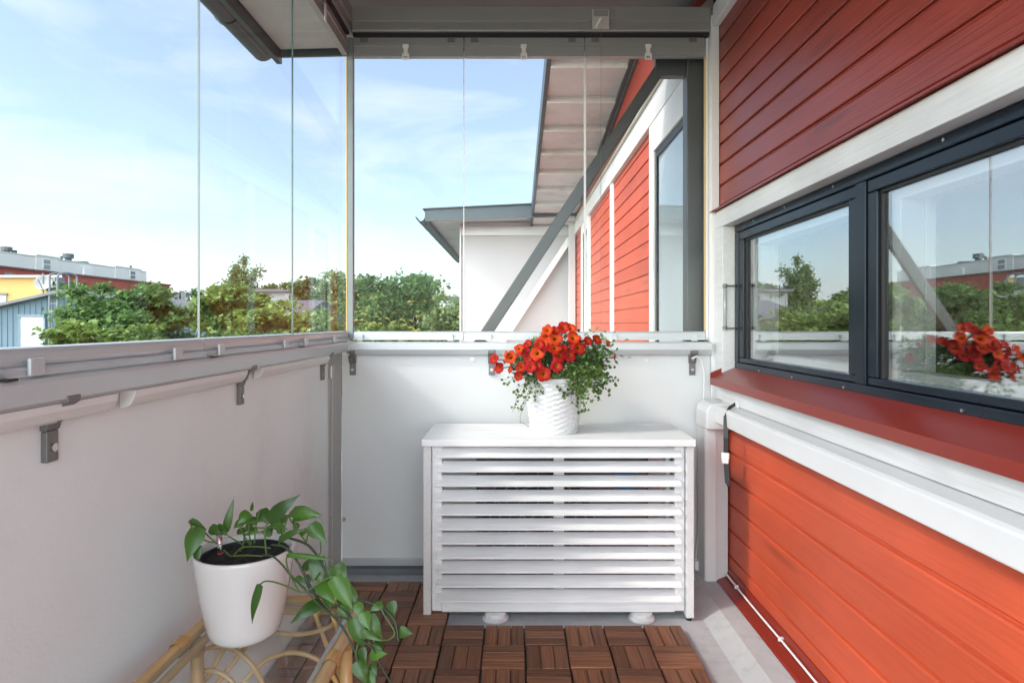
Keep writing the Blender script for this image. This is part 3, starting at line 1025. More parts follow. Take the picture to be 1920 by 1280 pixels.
def deck_tile(x1, y1, label, cutx=None, cuty=None, flip=0):
    """tile with its right far corner at (x1, y1); four blocks of three slats"""
    t = thing('deck_tile', (x1 - 0.15, y1 - 0.15, FZ), label, 'deck tile', 'wooden deck tiles on the balcony floor')
    xmin = cutx if cutx is not None else x1 - 0.30
    ymax = cuty if cuty is not None else y1
    MB().box(xmin + 0.001, x1 - 0.001, y1 - 0.299, ymax - 0.001, FZ + 0.001, -0.012).build('plastic_base', M_black, t)
    a, b = MB(), MB()
    for bi in range(2):
        for bj in range(2):
            bx1 = x1 - bi * 0.15
            by1 = y1 - bj * 0.15
            along_y = (bi + bj + flip) % 2 == 0
            for s in range(3):
                e = 0.0026
                if along_y:
                    u1 = bx1 - 0.003 - s * 0.048
                    X0, X1, Yy0, Yy1 = u1 - 0.0456, u1, by1 - 0.15 + e, by1 - e
                else:
                    v1 = by1 - 0.003 - s * 0.048
                    X0, X1, Yy0, Yy1 = bx1 - 0.15 + e, bx1 - e, v1 - 0.0456, v1
                X0 = max(X0, xmin + 0.001)
                Yy1 = min(Yy1, ymax - 0.001)
                if X1 - X0 < 0.006 or Yy1 - Yy0 < 0.006:
                    continue
                dz = rnd.uniform(-0.0012, 0.0008)
                (a if along_y else b).box(X0, X1, Yy0, Yy1, -0.0119, dz)
    if a.f: a.build('slats', M_tile_y, t, bevel=0.002)
    if b.f: b.build('slats', M_tile, t, bevel=0.002)


cols = [(0.64, 'by the right floor edge'), (0.34, 'second from the right floor edge'),
        (0.04, 'in the middle column'), (-0.26, 'second from the left wall'), (-0.56, 'along the left wall')]
rows = [(2.385, 'row at the cabinet feet'), (2.085, 'row cut by the picture bottom'), (1.785, 'row nearest the viewer')]
for x1, ct in cols:
    for y1, rt in rows:
        deck_tile(x1, y1, 'wood deck tile ' + ct + ', ' + rt, cutx=(-0.81 if x1 < -0.5 else None))
for x1, ct in cols[3:]:
    deck_tile(x1, 2.685, 'shaded wood deck tile left of the cabinet, ' + ct, cutx=(-0.81 if x1 < -0.5 else None))
    deck_tile(x1, 2.985, 'cut wood deck tile by the end kerb, ' + ct, cutx=(-0.81 if x1 < -0.5 else None), cuty=2.79)

# ------------------------------------------------------------------ slatted cabinet
CF = 2.47          # front
cab = thing('slatted_cabinet', (0.18, 2.65, FZ), 'white slatted wooden cover cabinet with the flower basket on top', 'cabinet')
xl, xr = -0.358, 0.715
MB().box(xl - 0.005, xr + 0.005, CF - 0.012, 2.86, 0.665, 0.692).build('top', M_whitewood, cab, bevel=0.003)
for x0, x1 in ((xl, xl + 0.031), (xr - 0.031, xr)):
    m = MB()
    m.box(x0, x1, CF, CF + 0.34, -0.016, 0.6645)
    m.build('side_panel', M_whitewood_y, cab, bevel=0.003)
fx0, fx1 = xl + 0.032, xr - 0.032
m = MB()
m.box(fx0, fx0 + 0.040, CF + 0.022, CF + 0.05, 0.003, 0.6645)
m.box(fx1 - 0.040, fx1, CF + 0.022, CF + 0.05, 0.003, 0.6645)
m.box(fx0 + 0.0405, fx1 - 0.0405, CF + 0.012, CF + 0.05, 0.003, 0.056)
m.build('front_frame', M_whitewood, cab, bevel=0.003)
cxm = P(1048, 900, CF + 0.05).x
MB().box(cxm - 0.021, cxm + 0.021, CF + 0.052, CF + 0.075, 0.02, 0.664).build('centre_batten', M_white, cab, bevel=0.002)
xb = P(1252, 900, CF + 0.1).x
MB().box(xb - 0.012, xb + 0.008, CF + 0.09, CF + 0.12, 0.02, 0.664).build('batten', M_white, cab, bevel=0.002)
zs = [EYE - (760 + y / 2.4617 - 605) / F * CF for y in (240, 305.5, 372, 440, 505, 573, 638, 705, 770, 837, 904)]
for i, z in enumerate(zs):
    m = MB()
    lipz = z + 0.000
    m.prism([(CF - 0.010, lipz), (CF - 0.010, lipz + 0.0085), (CF - 0.004, lipz + 0.0105), (CF + 0.038, lipz + 0.035), (CF + 0.041, lipz + 0.028), (CF + 0.004, lipz)], 'x',
            fx0 + 0.020, fx1 - 0.018)
    m.build('slat', M_whitewood, cab, bevel=0.0012)
for x_ in (xl + 0.016, xr - 0.016):
    MB().lathe([(0.0, 0), (0.012, 0), (0.012, 0.008), (0.006, 0.009), (0.006, 0.02), (0.0, 0.02)], (x_, CF + 0.02, FZ + 0.0005), 12).build('foot', M_black, cab)

# heat pump unit hidden behind the slats
hp = thing('heat_pump', (0.2, 2.70, FZ), 'outdoor heat pump unit half hidden behind the cabinet slats', 'heat pump')
hx0, hx1 = -0.155, 0.56
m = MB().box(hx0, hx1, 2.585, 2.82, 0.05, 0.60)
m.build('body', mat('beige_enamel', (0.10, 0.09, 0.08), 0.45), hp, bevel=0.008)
m = MB()
fc = (0.10, 2.580, 0.32)
m.disc((fc[0], 2.5845, fc[2]), 0.235, (0, -1, 0), 0.004, 40)
m.build('fan_opening', M_black, hp)
m = MB()
for r_ in (0.04, 0.08, 0.12, 0.16, 0.20, 0.235):
    m.tube([(fc[0] + r_ * math.cos(a), 2.574, fc[2] + r_ * math.sin(a)) for a in np.linspace(0, 2 * math.pi, 33)], 0.0022, 5, caps=False)
for a in np.linspace(0, 2 * math.pi, 13)[:-1]:
    m.tube([(fc[0] + 0.04 * math.cos(a), 2.572, fc[2] + 0.04 * math.sin(a)), (fc[0] + 0.236 * math.cos(a), 2.572, fc[2] + 0.236 * math.sin(a))], 0.0022, 5)
m.build('fan_grille', M_castgrey, hp)
m = MB().box(0.42, 0.50, 2.580, 2.5845, 0.44, 0.53)
m.build('sticker', mat('blue_label', (0.02, 0.16, 0.30), 0.4), hp)
for px in (930, 1197):
    xx = P(px, 1160, 2.56).x
    f_ = MB()
    f_.lathe([(0.0, 0.0), (0.052, 0.0), (0.054, 0.004), (0.050, 0.012), (0.044, 0.015), (0.041, 0.030), (0.0, 0.030)], (xx, 2.497, FZ + 0.0005), 28)
    f_.build('foot', M_paleplastic, hp, smooth=False, bevel=0.0015)
pp = thing('drain_pipe', (0.6, 2.6, FZ), 'white drain hose on the concrete under the cabinet', 'pipe')
MB().tube([(0.50, 2.60, 0.0), (0.56, 2.56, -0.012), (0.64, 2.565, -0.014), (0.70, 2.62, -0.014)], 0.014, 10).build('hose', M_paleplastic, pp, smooth=True)

# ------------------------------------------------------------------ white trunking on the red wall, cables, strap, thermometer
M_duct = mat('white_pvc', (0.60, 0.60, 0.595), 0.32, var=0.03, vscale=4)
tr = thing('cable_trunking', (0.93, 2.8, 0), 'white plastic pipe trunking along the red wall turning down to the floor', 'trunking')
MB().prism([(0.969, 0.716), (0.890, 0.716), (0.8865, 0.7175), (0.885, 0.721), (0.886, 0.776), (0.8885, 0.783), (0.896, 0.789), (0.9455, 0.7955), (0.969, 0.7955)], 'y', -0.9, 2.738).build('horizontal_duct', M_duct, tr)
MB().prism([(0.962, 2.89), (0.962, 2.80), (0.912, 2.785), (0.900, 2.780), (0.862, 2.780), (0.853, 2.788), (0.853, 2.89)], 'z', 0.0015, 0.688).build('vertical_duct', M_duct, tr, bevel=0.002)
MB().prism([(0.966, 0.684), (0.966, 0.7965), (0.90, 0.8005), (0.873, 0.797), (0.855, 0.782), (0.846, 0.760), (0.846, 0.684)], 'y', 2.7385, 2.893).build('elbow', M_duct, tr, bevel=0.006, seg=3)

wc = thing('cable', (0.95, 2.0, 0.03), 'white cable clipped along the foot of the red wall', 'cable', 'white cables')
m = MB()
pts = [P(1363, 1074, 2.84)]
pts = [(0.962, 2.86, 0.055), (0.957, 2.84, 0.045), (0.9495, 2.78, 0.033)]
y_ = 2.6
while y_ > -1:
    pts.append((0.948 + rnd.uniform(-0.002, 0.001), y_, 0.0275 + rnd.uniform(-0.001, 0.003)))
    y_ -= 0.2
m.tube(pts, 0.0042, 8)
wco = m.build('cord', M_white, wc, smooth=True)
m = MB()
for y_ in (2.66, 2.22, 1.72):
    m.box(0.942, 0.958, y_ - 0.004, y_ + 0.004, 0.022, 0.036)
m.build('clip', M_white, wc)

hc = thing('cable', (0.89, 2.9, 0.3), 'thin white cable hanging from the end handrail behind the cabinet', 'cable', 'white cables')
m = MB()
ys_ = 2.905
pp_ = [(1297, 672), (1306, 668), (1316, 676), (1321, 700), (1319, 780), (1313, 850), (1309, 900), (1313, 935), (1314, 970), (1309, 1010), (1305, 1040), (1306, 1056)]
m.tube([P(a, b, ys_) for a, b in pp_], 0.0038, 8)
m.build('cord', M_paleplastic, hc, smooth=True)
m = MB().obox(P(1313, 1058, 2.9), (0.03, 0, 0), (0, 0.02, 0), (0, 0, 0.022))
m.build('junction_box', M_paleplastic, hc, bevel=0.004)

st = thing('strap', P(1380, 757, 2.62), 'black webbing strap with white buckle hanging over the white trunking', 'strap')
m = MB()
path = [(1379, 757, 2.66, 0.942), (1368, 764, 2.62, 0.905), (1361, 780, 2.60, 0.884), (1361, 820, 2.59, 0.878), (1361, 860, 2.585, 0.878), (1362, 880, 2.585, 0.878), (1364, 905, 2.585, 0.879)]
pts = []
for a, b, yy, xx in path:
    yy = xx * F / (a - 963)
    pts.append(Vector((xx, yy, EYE - (b - 605) / F * yy)))
for i in range(len(pts) - 1):
    m.bar(pts[i], pts[i + 1] + (pts[i + 1] - pts[i]).normalized() * 0.002, 0.019 if i > 1 else 0.013, 0.003, up=(-0.5, -1, 0))
m.bar(pts[-1], pts[-1] + Vector((0.002, -0.008, -0.012)), 0.012, 0.004, up=(-0.5, -1, 0))
m.build('webbing', M_black, st)
bq = pts[4]
m = MB()
m.obox(bq + Vector((-0.002, 0, 0.012)), (0.014, -0.007, 0), (0.003, 0.006, 0), (0, 0, 0.014))
m.obox(bq + Vector((-0.002, 0, -0.010)), (0.012, -0.006, 0), (0.003, 0.005, 0), (0, 0, 0.009))
m.build('buckle', M_paleplastic, st, bevel=0.003)
m = MB().box(0.939, 0.9455, 2.615, 2.645, 0.795, 0.825)
m.build('wall_clip', M_paleplastic, st, bevel=0.002)

th = thing('thermometer', (0.965, 2.83, 1.18), 'slim glass outdoor thermometer clipped to the white window reveal', 'thermometer')
za, zb = 1.153 - (615 - 605) / F * 2.8, 1.153 + (605 - 535) / F * 2.8
MB().tube([(0.955, 2.82, za), (0.955, 2.82, zb)], 0.0075, 12).build('tube', glass_mat('thermometer_glass', 0.1, 0.9, (0.8, 0.82, 0.8)), th, smooth=True)
m = MB()
n_ = 22
for i in range(n_):
    z_ = za + 0.02 + (zb - za - 0.04) * i / (n_ - 1)
    m.box(0.952, 0.958, 2.8185, 2.8195, z_, z_ + 0.0012)
m.box(0.951, 0.959, 2.8197, 2.8212, za + .01, zb - .01)
m.build('scale', M_paleplastic, th)
for z_ in (za, zb):
    m = MB()
    m.disc((0.955, 2.82, z_ - 0.008), 0.0105, (0, 0, 1), 0.016, 14)
    m.tube([(0.962, 2.82, z_), (1.0, 2.8195, z_ - 0.001)], [0.0025, 0.0042], 8)
    m.build('bracket', M_castgrey, th)

# ------------------------------------------------------------------ flower basket on the cabinet
FC = Vector((P(1039, 815, 2.66).x, 2.66, 0.6925))
fb = thing('flower_basket', FC, 'white woven basket of red and orange petunias with trailing wire vine on the cabinet', 'flower pot')
# woven basket: ribs and strands pushed in and out
nb_, nr = 96, 44
vs, fs = [], []
H = 0.232
for i in range(nr + 1):
    t_ = i / nr
    for j in range(nb_):
        a = 2 * math.pi * j / nb_
        r_ = 0.100 + 0.030 * t_
        row = i // 2
        if i < nr - 3:
            r_ += 0.0028 * math.cos((j / 4 + (row % 2)) * math.pi) * (1 if i % 2 else 0.35)
        else:
            r_ += 0.003
        vs.append(FC + Vector((r_ * math.cos(a), r_ * math.sin(a), H * t_)))
for i in range(nr):
    for j in range(nb_):
        fs.append((i * nb_ + j, i * nb_ + (j + 1) % nb_, (i + 1) * nb_ + (j + 1) % nb_, (i + 1) * nb_ + j))
k = len(vs)
for j in range(nb_):
    a = 2 * math.pi * j / nb_
    vs.append(FC + Vector((0.122 * math.cos(a), 0.122 * math.sin(a), H)))
for j in range(nb_):
    vs.append(FC + Vector((0.115 * math.cos(2 * math.pi * j / nb_), 0.115 * math.sin(2 * math.pi * j / nb_), H - 0.03)))
for j in range(nb_):
    j2 = (j + 1) % nb_
    fs.append((nr * nb_ + j, nr * nb_ + j2, k + j2, k + j))
    fs.append((k + j, k + j2, k + nb_ + j2, k + nb_ + j))
fs.append(tuple(range(nb_)))
MB().add(vs, fs).build('basket', mat('white_woven_plastic', (0.64, 0.64, 0.63), 0.4), fb)
MB().disc(FC + Vector((0, 0, H - 0.035)), 0.117, (0, 0, 1), 0.006, 32).build('soil', M_soil, fb)


def leaf_geo(mb, base, tip, width, n, fold=0.25, curl=0.12, seg=7, prof='heart', mi=0):
    base, tip, n = Vector(base), Vector(tip), Vector(n)
    ax = tip - base
    Ln = ax.length
    if Ln < 1e-6: return
    side = ax.cross(n)
    if side.length < 1e-6:
        side = ax.orthogonal()
    side.normalize()
    n = side.cross(ax).normalized()
    us = (-1, -0.55, 0, 0.55, 1)
    vs, fs = [], []
    for i in range(seg + 1):
        t_ = i / seg
        if prof == 'heart':
            w_ = math.sin(math.pi * t_ ** 0.56) ** (0.75 if t_ < 0.3 else 1.12)
        elif prof == 'round':
            w_ = math.sin(math.pi * t_) ** 0.55
        else:
            w_ = math.sin(math.pi * t_ ** 0.8) ** 0.9
        w_ = max(w_, 0.02) * width / 2
        c_ = base + ax * t_ + n * (math.sin(math.pi * t_) * curl * Ln)
        back = 0.10 * Ln if (prof == 'heart' and i == 1) else 0
        for u in us:
            vs.append(c_ + side * u * w_ + n * (abs(u) * fold * w_) - ax.normalized() * back * abs(u) * 0.6)
    for i in range(seg):
        for j in range(4):
            fs.append((i * 5 + j, i * 5 + j + 1, i * 5 + j + 6, i * 5 + j + 5))
    mb.add(vs, fs, mi)


def petal_mat(name, rim, mid, throat):
    m = bpy.data.materials.new(name)
    m.use_nodes = True
    t = m.node_tree
    L = t.links.new
    b = t.nodes['Principled BSDF']
    at = t.nodes.new('ShaderNodeAttribute')
    at.attribute_name = 'radius'
    cr = t.nodes.new('ShaderNodeValToRGB')
    e = cr.color_ramp.elements
    e[0].position = 0.10
    e[0].color = (*throat, 1)
    e[1].position = 0.97
    e[1].color = (*rim, 1)
    e2 = cr.color_ramp.elements.new(0.40)
    e2.color = (*mid, 1)
    e3 = cr.color_ramp.elements.new(0.20)
    e3.color = (0.50, 0.12, 0.012, 1)
    L(at.outputs['Fac'], cr.inputs[0])
    n = t.nodes.new('ShaderNodeTexNoise')
    n.inputs['Scale'].default_value = 60
    hs = t.nodes.new('ShaderNodeHueSaturation')
    mr = t.nodes.new('ShaderNodeMapRange')
    mr.inputs['To Min'].default_value = 0.7
    mr.inputs['To Max'].default_value = 1.25
    L(n.outputs['Fac'], mr.inputs[0])
    L(mr.outputs[0], hs.inputs['Value'])
    L(cr.outputs[0], hs.inputs['Color'])
    L(hs.outputs[0], b.inputs['Base Color'])
    b.inputs['Roughness'].default_value = 0.6
    b.inputs['Specular IOR Level'].default_value = 0.15
    tr_ = t.nodes.new('ShaderNodeBsdfTranslucent')
    ms = t.nodes.new('ShaderNodeMixShader')
    ms.inputs[0].default_value = 0.25
    L(hs.outputs[0], tr_.inputs[0])
    L(b.outputs[0], ms.inputs[1])
    L(tr_.outputs[0], ms.inputs[2])
    L(ms.outputs[0], t.nodes['Material Output'].inputs[0])
    return m


M_pet_o = petal_mat('orange_petal', (0.55, 0.035, 0.014), (0.62, 0.075, 0.010), (0.10, 0.02, 0.004))
M_pet_r = petal_mat('crimson_petal', (0.36, 0.005, 0.020), (0.44, 0.022, 0.010), (0.25, 0.10, 0.01))
M_pet_d = petal_mat('scarlet_petal', (0.34, 0.009, 0.007), (0.44, 0.030, 0.007), (0.12, 0.02, 0.005))


def blossom(c, axis, d, m_, parent):
    """trumpet flower with five lobes, throat at the back"""
    axis = Vector(axis).normalized()
    M = axis.to_track_quat('Z', 'Y').to_matrix() @ Matrix.Rotation(rnd.uniform(0, 6.28), 3, 'Z')
    R_ = d / 2
    prof = [(0.10, -0.95), (0.13, -0.55), (0.20, -0.28), (0.36, -0.10), (0.62, -0.01), (0.85, 0.03), (1.0, 0.0)]
    n = 40
    vs, fs, rad = [], [], []
    ph = rnd.uniform(0, 6)
    for i, (r_, z_) in enumerate(prof):
        for j in range(n):
            a = 2 * math.pi * j / n
            lob = abs(math.cos(2.5 * a))          # five lobes
            k_ = 1 - (0.19 * (1 - lob) ** 1.6) * (r_ > 0.5) * (r_ ** 2)
            zz = z_ + (0.10 * r_ ** 3) * math.sin(3 * a + ph) + 0.07 * r_ ** 2 * (lob - 0.5)
            if r_ > 0.95:
                zz -= 0.05
            vs.append(Vector(c) + M @ Vector((r_ * k_ * R_ * math.cos(a), r_ * k_ * R_ * math.sin(a), zz * R_)))
            rad.append(r_)
    for i in range(len(prof) - 1):
        for j in range(n):
            fs.append((i * n + j, i * n + (j + 1) % n, (i + 1) * n + (j + 1) % n, (i + 1) * n + j))
    mb = MB().add(vs, fs)
    o = mb.build('flower', m_, parent, smooth=True)
    at = o.data.attributes.new('radius', 'FLOAT', 'POINT')
    at.data.foreach_set('value', rad)
    return Vector(c) - axis * R_ * 0.95


BL = [(945, 125, 115, 'r'), (1015, 130, 95, 'o'), (865, 155, 95, 'r'), (782, 150, 100, 'o'), (775, 205, 110, 'o'), (860, 235, 132, 'o'), (1045, 225, 122, 'o'),
      (725, 278, 122, 'o'), (700, 295, 90, 'r'), (1090, 320, 140, 'd'), (855, 325, 130, 'd'), (585, 285, 75, 'r'), (675, 380, 138, 'o'), (538, 355, 115, 'r'),
      (495, 335, 85, 'o'), (410, 422, 120, 'o'), (362, 390, 65, 'o'), (245, 440, 95, 'r'), (295, 530, 100, 'r'), (408, 545, 80, 'd'), (510, 525, 98, 'd'),
      (585, 440, 80, 'r'), (612, 520, 110, 'r'), (665, 495, 118, 'r'), (740, 590, 138, 'd'), (875, 510, 112, 'r'), (900, 402, 132, 'r'), (1005, 402, 120, 'r'),
      (945, 335, 80, 'r'), (490, 612, 85, 'r'), (1185, 262, 85, 'r'), (1275, 245, 90, 'd'), (1388, 295, 42, 'r'), (1455, 425, 85, 'd'), (745, 330, 80, 'r'), (1035, 285, 80, 'r')]
core = FC + Vector((0.0, 0.0, 0.27))
stems = MB()
fol = MB()
bpos = []
for x_, y_, d_, c_ in BL:
    px, py = 880 + x_ / 5.334, 590 + y_ / 5.334
    dx = (px - 1035) / 135.0
    dy = (py - 670) / 80.0
    Y = 2.66 - 0.15 * math.sqrt(max(0.04, 1 - min(0.96, dx * dx * 0.8 + max(0, -dy) ** 2 * 0.25))) + rnd.uniform(-0.012, 0.012)
    q = P(px, py, Y)
    ax = (q - (core + Vector((0, 0.05, -0.05)))).normalized() + Vector((rnd.uniform(-.25, .25), -0.75, rnd.uniform(-.05, .35)))
    if (x_, y_) == (1455, 425): ax = Vector((1, -0.25, 0.15))
    if (x_, y_) in ((362, 390), (408, 545)): ax = Vector((-0.9, -0.4, 0.25))
    e = blossom(q, ax, d_ / 5.334 / F * Y * 1.20, {'o': M_pet_o, 'r': M_pet_r, 'd': M_pet_d}[c_], fb)
    # green tube and stem
    mid = e.lerp(core, 0.5) + Vector((0, 0, 0.02))
    stems.tube([e + (e - q) * -0.2, e, mid, core + Vector((rnd.uniform(-.05, .05), rnd.uniform(-.04, .04), -0.05))], [0.0035, 0.0022, 0.0018, 0.002], 5)
    bpos.append(q)
    for _ in range(9):
        b_ = e.lerp(core, rnd.uniform(0.0, 0.55)) + Vector((rnd.uniform(-.03, .03), rnd.uniform(-.02, .03), rnd.uniform(-.03, .02)))
        dr = Vector((rnd.uniform(-1, 1), rnd.uniform(-1, .4), rnd.uniform(-.3, 1))).normalized()
        leaf_geo(fol, b_, b_ + dr * rnd.uniform(0.018, 0.034), rnd.uniform(0.009, 0.016), (rnd.uniform(-.4, .4), -0.6, 0.8), seg=4, prof='oval')
# leafy mound
for _ in range(1050):
    a = rnd.uniform(0, 2 * math.pi)
    u = rnd.uniform(-0.3, 1)
    rr = rnd.uniform(0.45, 1.0) ** 0.6
    q = core + Vector((0.185 * rr * math.cos(a) * math.sqrt(max(0, 1 - u * u * .7)) + 0.02 * rr, 0.13 * rr * math.sin(a), 0.02 + 0.10 * u * rr))
    if q.x - core.x > 0.05: q.z -= 0.03
    out_ = (q - core).normalized()
    dr = (out_ + Vector((rnd.uniform(-.8, .8), rnd.uniform(-.8, .3), rnd.uniform(-.5, .8)))).normalized()
    leaf_geo(fol, q, q + dr * rnd.uniform(0.016, 0.036), rnd.uniform(0.010, 0.018), out_ + Vector((0, -0.3, 0.6)), seg=4, prof='oval')
# right hand leafy spray
for _ in range(240):
    px = rnd.gauss(1118, 17)
    py = rnd.gauss(655, 14)
    q = P(px, py, 2.62 + rnd.uniform(-0.07, 0.07))
    dr = Vector((rnd.uniform(-.5, 1), rnd.uniform(-.8, .5), rnd.uniform(-.6, .8))).normalized()
    leaf_geo(fol, q, q + dr * rnd.uniform(0.014, 0.026), rnd.uniform(0.007, 0.013), (rnd.uniform(-.5, .5), -0.5, 0.8), seg=4, prof='oval')
M_fol = mat('petunia_leaf', (0.090, 0.165, 0.045), 0.5, island=0.5, transl=0.2, var=0.1, vscale=30)
fol.build('foliage', M_fol, fb)
stems.build('stem', M_stem, fb)
# trailing wire vine
vine, vl = MB(), MB()


def vine_strand(p0, ctrl, step=0.011, size=(0.010, 0.017)):
    pts = [Vector(p0)] + [Vector(c) for c in ctrl]
    dense = []
    for i in range(len(pts) - 1):
        a, b = pts[i], pts[i + 1]
        pa = pts[max(0, i - 1)]
        pb = pts[min(len(pts) - 1, i + 2)]
        for k_ in range(7):
            t_ = k_ / 7
            dense.append(0.5 * ((2 * a) + (-pa + b) * t_ + (2 * pa - 5 * a + 4 * b - pb) * t_ ** 2 + (-pa + 3 * a - 3 * b + pb) * t_ ** 3))
    dense.append(pts[-1])
    dense = [d + Vector((rnd.uniform(-1, 1), rnd.uniform(-1, 1), rnd.uniform(-1, 1))) * 0.002 for d in dense]
    vine.tube(dense, 0.0009, 4)
    acc = 0
    for i in range(1, len(dense)):
        acc += (dense[i] - dense[i - 1]).length
        if acc > step:
            acc = 0
            for sgn in (-1, 1):
                if rnd.random() < 0.2: continue
                dr = Vector((rnd.uniform(-1, 1), rnd.uniform(-.8, .4), rnd.uniform(-1, .8))).normalized()
                b_ = dense[i] + dr * 0.003
                s_ = rnd.uniform(*size)
                leaf_geo(vl, b_, b_ + dr * s_, s_ * 0.85, (rnd.uniform(-.6, .6), -1, rnd.uniform(-.1, .8)), fold=0.15, curl=0.03, seg=4, prof='round')


ends = []
for _ in range(46):     # the dense right side
    ends.append((rnd.uniform(1060, 1150), rnd.uniform(690, 745)))
ends += [(1100, 772), (1093, 776), (1086, 768), (1110, 755), (1120, 745), (1078, 765), (1070, 758), (1130, 735), (1128, 752), (1155, 718), (1160, 716), (1140, 705), (1148, 690), (1145, 655), (1115, 690), (1090, 740), (1062, 740), (1050, 745)]
for ex, ey in ends:
    Y = 2.66 - rnd.uniform(0.06, 0.15) + max(0, (ex - 1095)) * 0.0012
    s_ = P(rnd.uniform(1010, 1085), rnd.uniform(690, 712), 2.66 - rnd.uniform(0.06, 0.13))
    e_ = P(ex, ey, Y)
    mid = s_.lerp(e_, 0.55) + Vector((0.012, -0.01, 0.025 if ex > 1080 else 0.0))
    vine_strand(s_, [mid, e_])
for ex, ey in ((958, 700), (945, 712), (962, 735), (975, 745), (985, 758), (972, 772), (960, 773), (986, 740), (1005, 752), (1018, 738), (1028, 748), (968, 708), (950, 717), (988, 725)):
    s_ = P(rnd.uniform(985, 1020), rnd.uniform(695, 708), 2.57)
    e_ = P(ex, ey, 2.555)
    vine_strand(s_, [s_.lerp(e_, 0.5) + Vector((-0.006, -0.012, 0.008)), e_], step=0.017)
vine_strand(P(990, 735, 2.56), [P(975, 785, 2.555), P(982, 793, 2.55), P(992, 799, 2.545)], step=0.05, size=(0.002, 0.004))
vl.build('trailing_leaves', mat('wire_vine_leaf', (0.075, 0.150, 0.022), 0.4, island=0.55, transl=0.15), fb)
vine.build('trailing_vine', mat('wiry_brown_stem', (0.09, 0.05, 0.03), 0.6), fb)

# ------------------------------------------------------------------ rattan table, planter with pothos
TZ = 0.452
tb = thing('rattan_table', (-0.565, 1.3, 0), 'honey coloured rattan side table with glass top at the lower left', 'table')


def rounded(x0, x1, y0, y1, r, z, n=8):
    pts = []
    for cx_, cy_, a0 in ((x1 - r, y1 - r, 0), (x0 + r, y1 - r, 90), (x0 + r, y0 + r, 180), (x1 - r, y0 + r, 270)):
        for i in range(n + 1):
            a = R(a0 + 90 * i / n)
            pts.append((cx_ + r * math.cos(a), cy_ + r * math.sin(a), z))
    return pts


tx0, tx1, ty0, ty1 = -0.735, -0.382, 0.72, 1.60
ring = rounded(tx0, tx1, ty0, ty1, 0.085, TZ - 0.012)
ring.append(ring[0])
ring.append(ring[1])
fr_ = MB().tube(ring, 0.0140, 12, caps=False)
top = fr_.build('top_frame', M_rattan, tb, smooth=True)
inn = rounded(tx0 + 0.026, tx1 - 0.026, ty0 + 0.026, ty1 - 0.026, 0.065, TZ - 0.026)
inn += inn[:2]
MB().tube(inn, 0.009, 8, caps=False).build('inner_ring', M_rattan, top, smooth=True)
gl = rounded(tx0 + 0.013, tx1 - 0.013, ty0 + 0.013, ty1 - 0.013, 0.072, TZ)
MB().prism([(a, b) for a, b, c in gl], 'z', TZ - 0.008, TZ - 0.002).build('glass_top', M_tableglass, tb)
legs = [(-0.725, 1.43), (-0.392, 1.46), (-0.725, 0.86), (-0.392, 0.86)]
wr = MB()
for x_, y_ in legs:
    l_ = MB().tube([(x_, y_, 0.002), (x_, y_, 0.2), (x_, y_, TZ - 0.024)], 0.0145, 12)
    l_.build('leg', M_rattan, tb, smooth=True)
    for z_ in (TZ - 0.055, TZ - 0.048, TZ - 0.041, TZ - 0.034):
        wr.lathe([(0.0155, -0.0035), (0.0175, 0), (0.0155, 0.0035)], (x_, y_, z_), 12)
for y_, x_ in ((1.36, tx0), (1.10, tx0), (1.30, tx1), (1.06, tx1)):
    for k_ in range(5):
        wr.lathe([(0.0158, -0.004), (0.0182, 0), (0.0158, 0.004)], (x_, y_ + k_ * 0.008, TZ - 0.012), 12, axis=(0, 1, 0))
wr.build('binding', M_wrap, tb)


def fan_panel(a, b, name, zc=0.02, rad=(0.34, 0.20)):
    """arched rattan panel between two legs: half circles and spokes"""
    a, b = Vector(a), Vector(b)
    m = MB()
    c_ = (a + b) / 2
    u = (b - a)
    half = u.length / 2
    u.normalize()
    for r_ in (half * 0.98, half * 0.62):
        sc_ = 0.36 / half if r_ > half * .8 else 0.22 / (half * .62)
        pts = [c_ + u * (r_ * math.cos(t)) + Vector((0, 0, 0.04 + r_ * sc_ * math.sin(t))) for t in np.linspace(0.02, math.pi - 0.02, 21)]
        m.tube(pts, 0.0062, 8)
    for t in (0.5, 1.05, math.pi - 1.05, math.pi - 0.5):
        e = c_ + u * (half * 0.97 * math.cos(t)) + Vector((0, 0, 0.04 + 0.355 * math.sin(t)))
        m.tube([c_ + Vector((0, 0, 0.04)), e], 0.0058, 8)
    m.tube([a + Vector((0, 0, 0.04)), b + Vector((0, 0, 0.04))], 0.009, 8)
    m.build(name, M_rattan, tb, smooth=True)


fan_panel((-0.725, 0.86, 0), (-0.725, 1.43, 0), 'fan_panel')
fan_panel((-0.392, 0.86, 0), (-0.392, 1.46, 0), 'fan_panel')
# curved canes of the end panel and low shelf seen through the glass


def C6(x, y, d):
    return P(220 + x / 3.31, 900 + y / 3.31, d)


def cane_path(pts, k=6):
    out = []
    for i in range(len(pts) - 1):
        a, b = pts[i], pts[i + 1]
        pa, pb = pts[max(0, i - 1)], pts[min(len(pts) - 1, i + 2)]
        for q in range(k):
            t_ = q / k
            out.append(0.5 * ((2 * a) + (-pa + b) * t_ + (2 * pa - 5 * a + 4 * b - pb) * t_ ** 2 + (-pa + 3 * a - 3 * b + pb) * t_ ** 3))
    out.append(pts[-1])
    return out


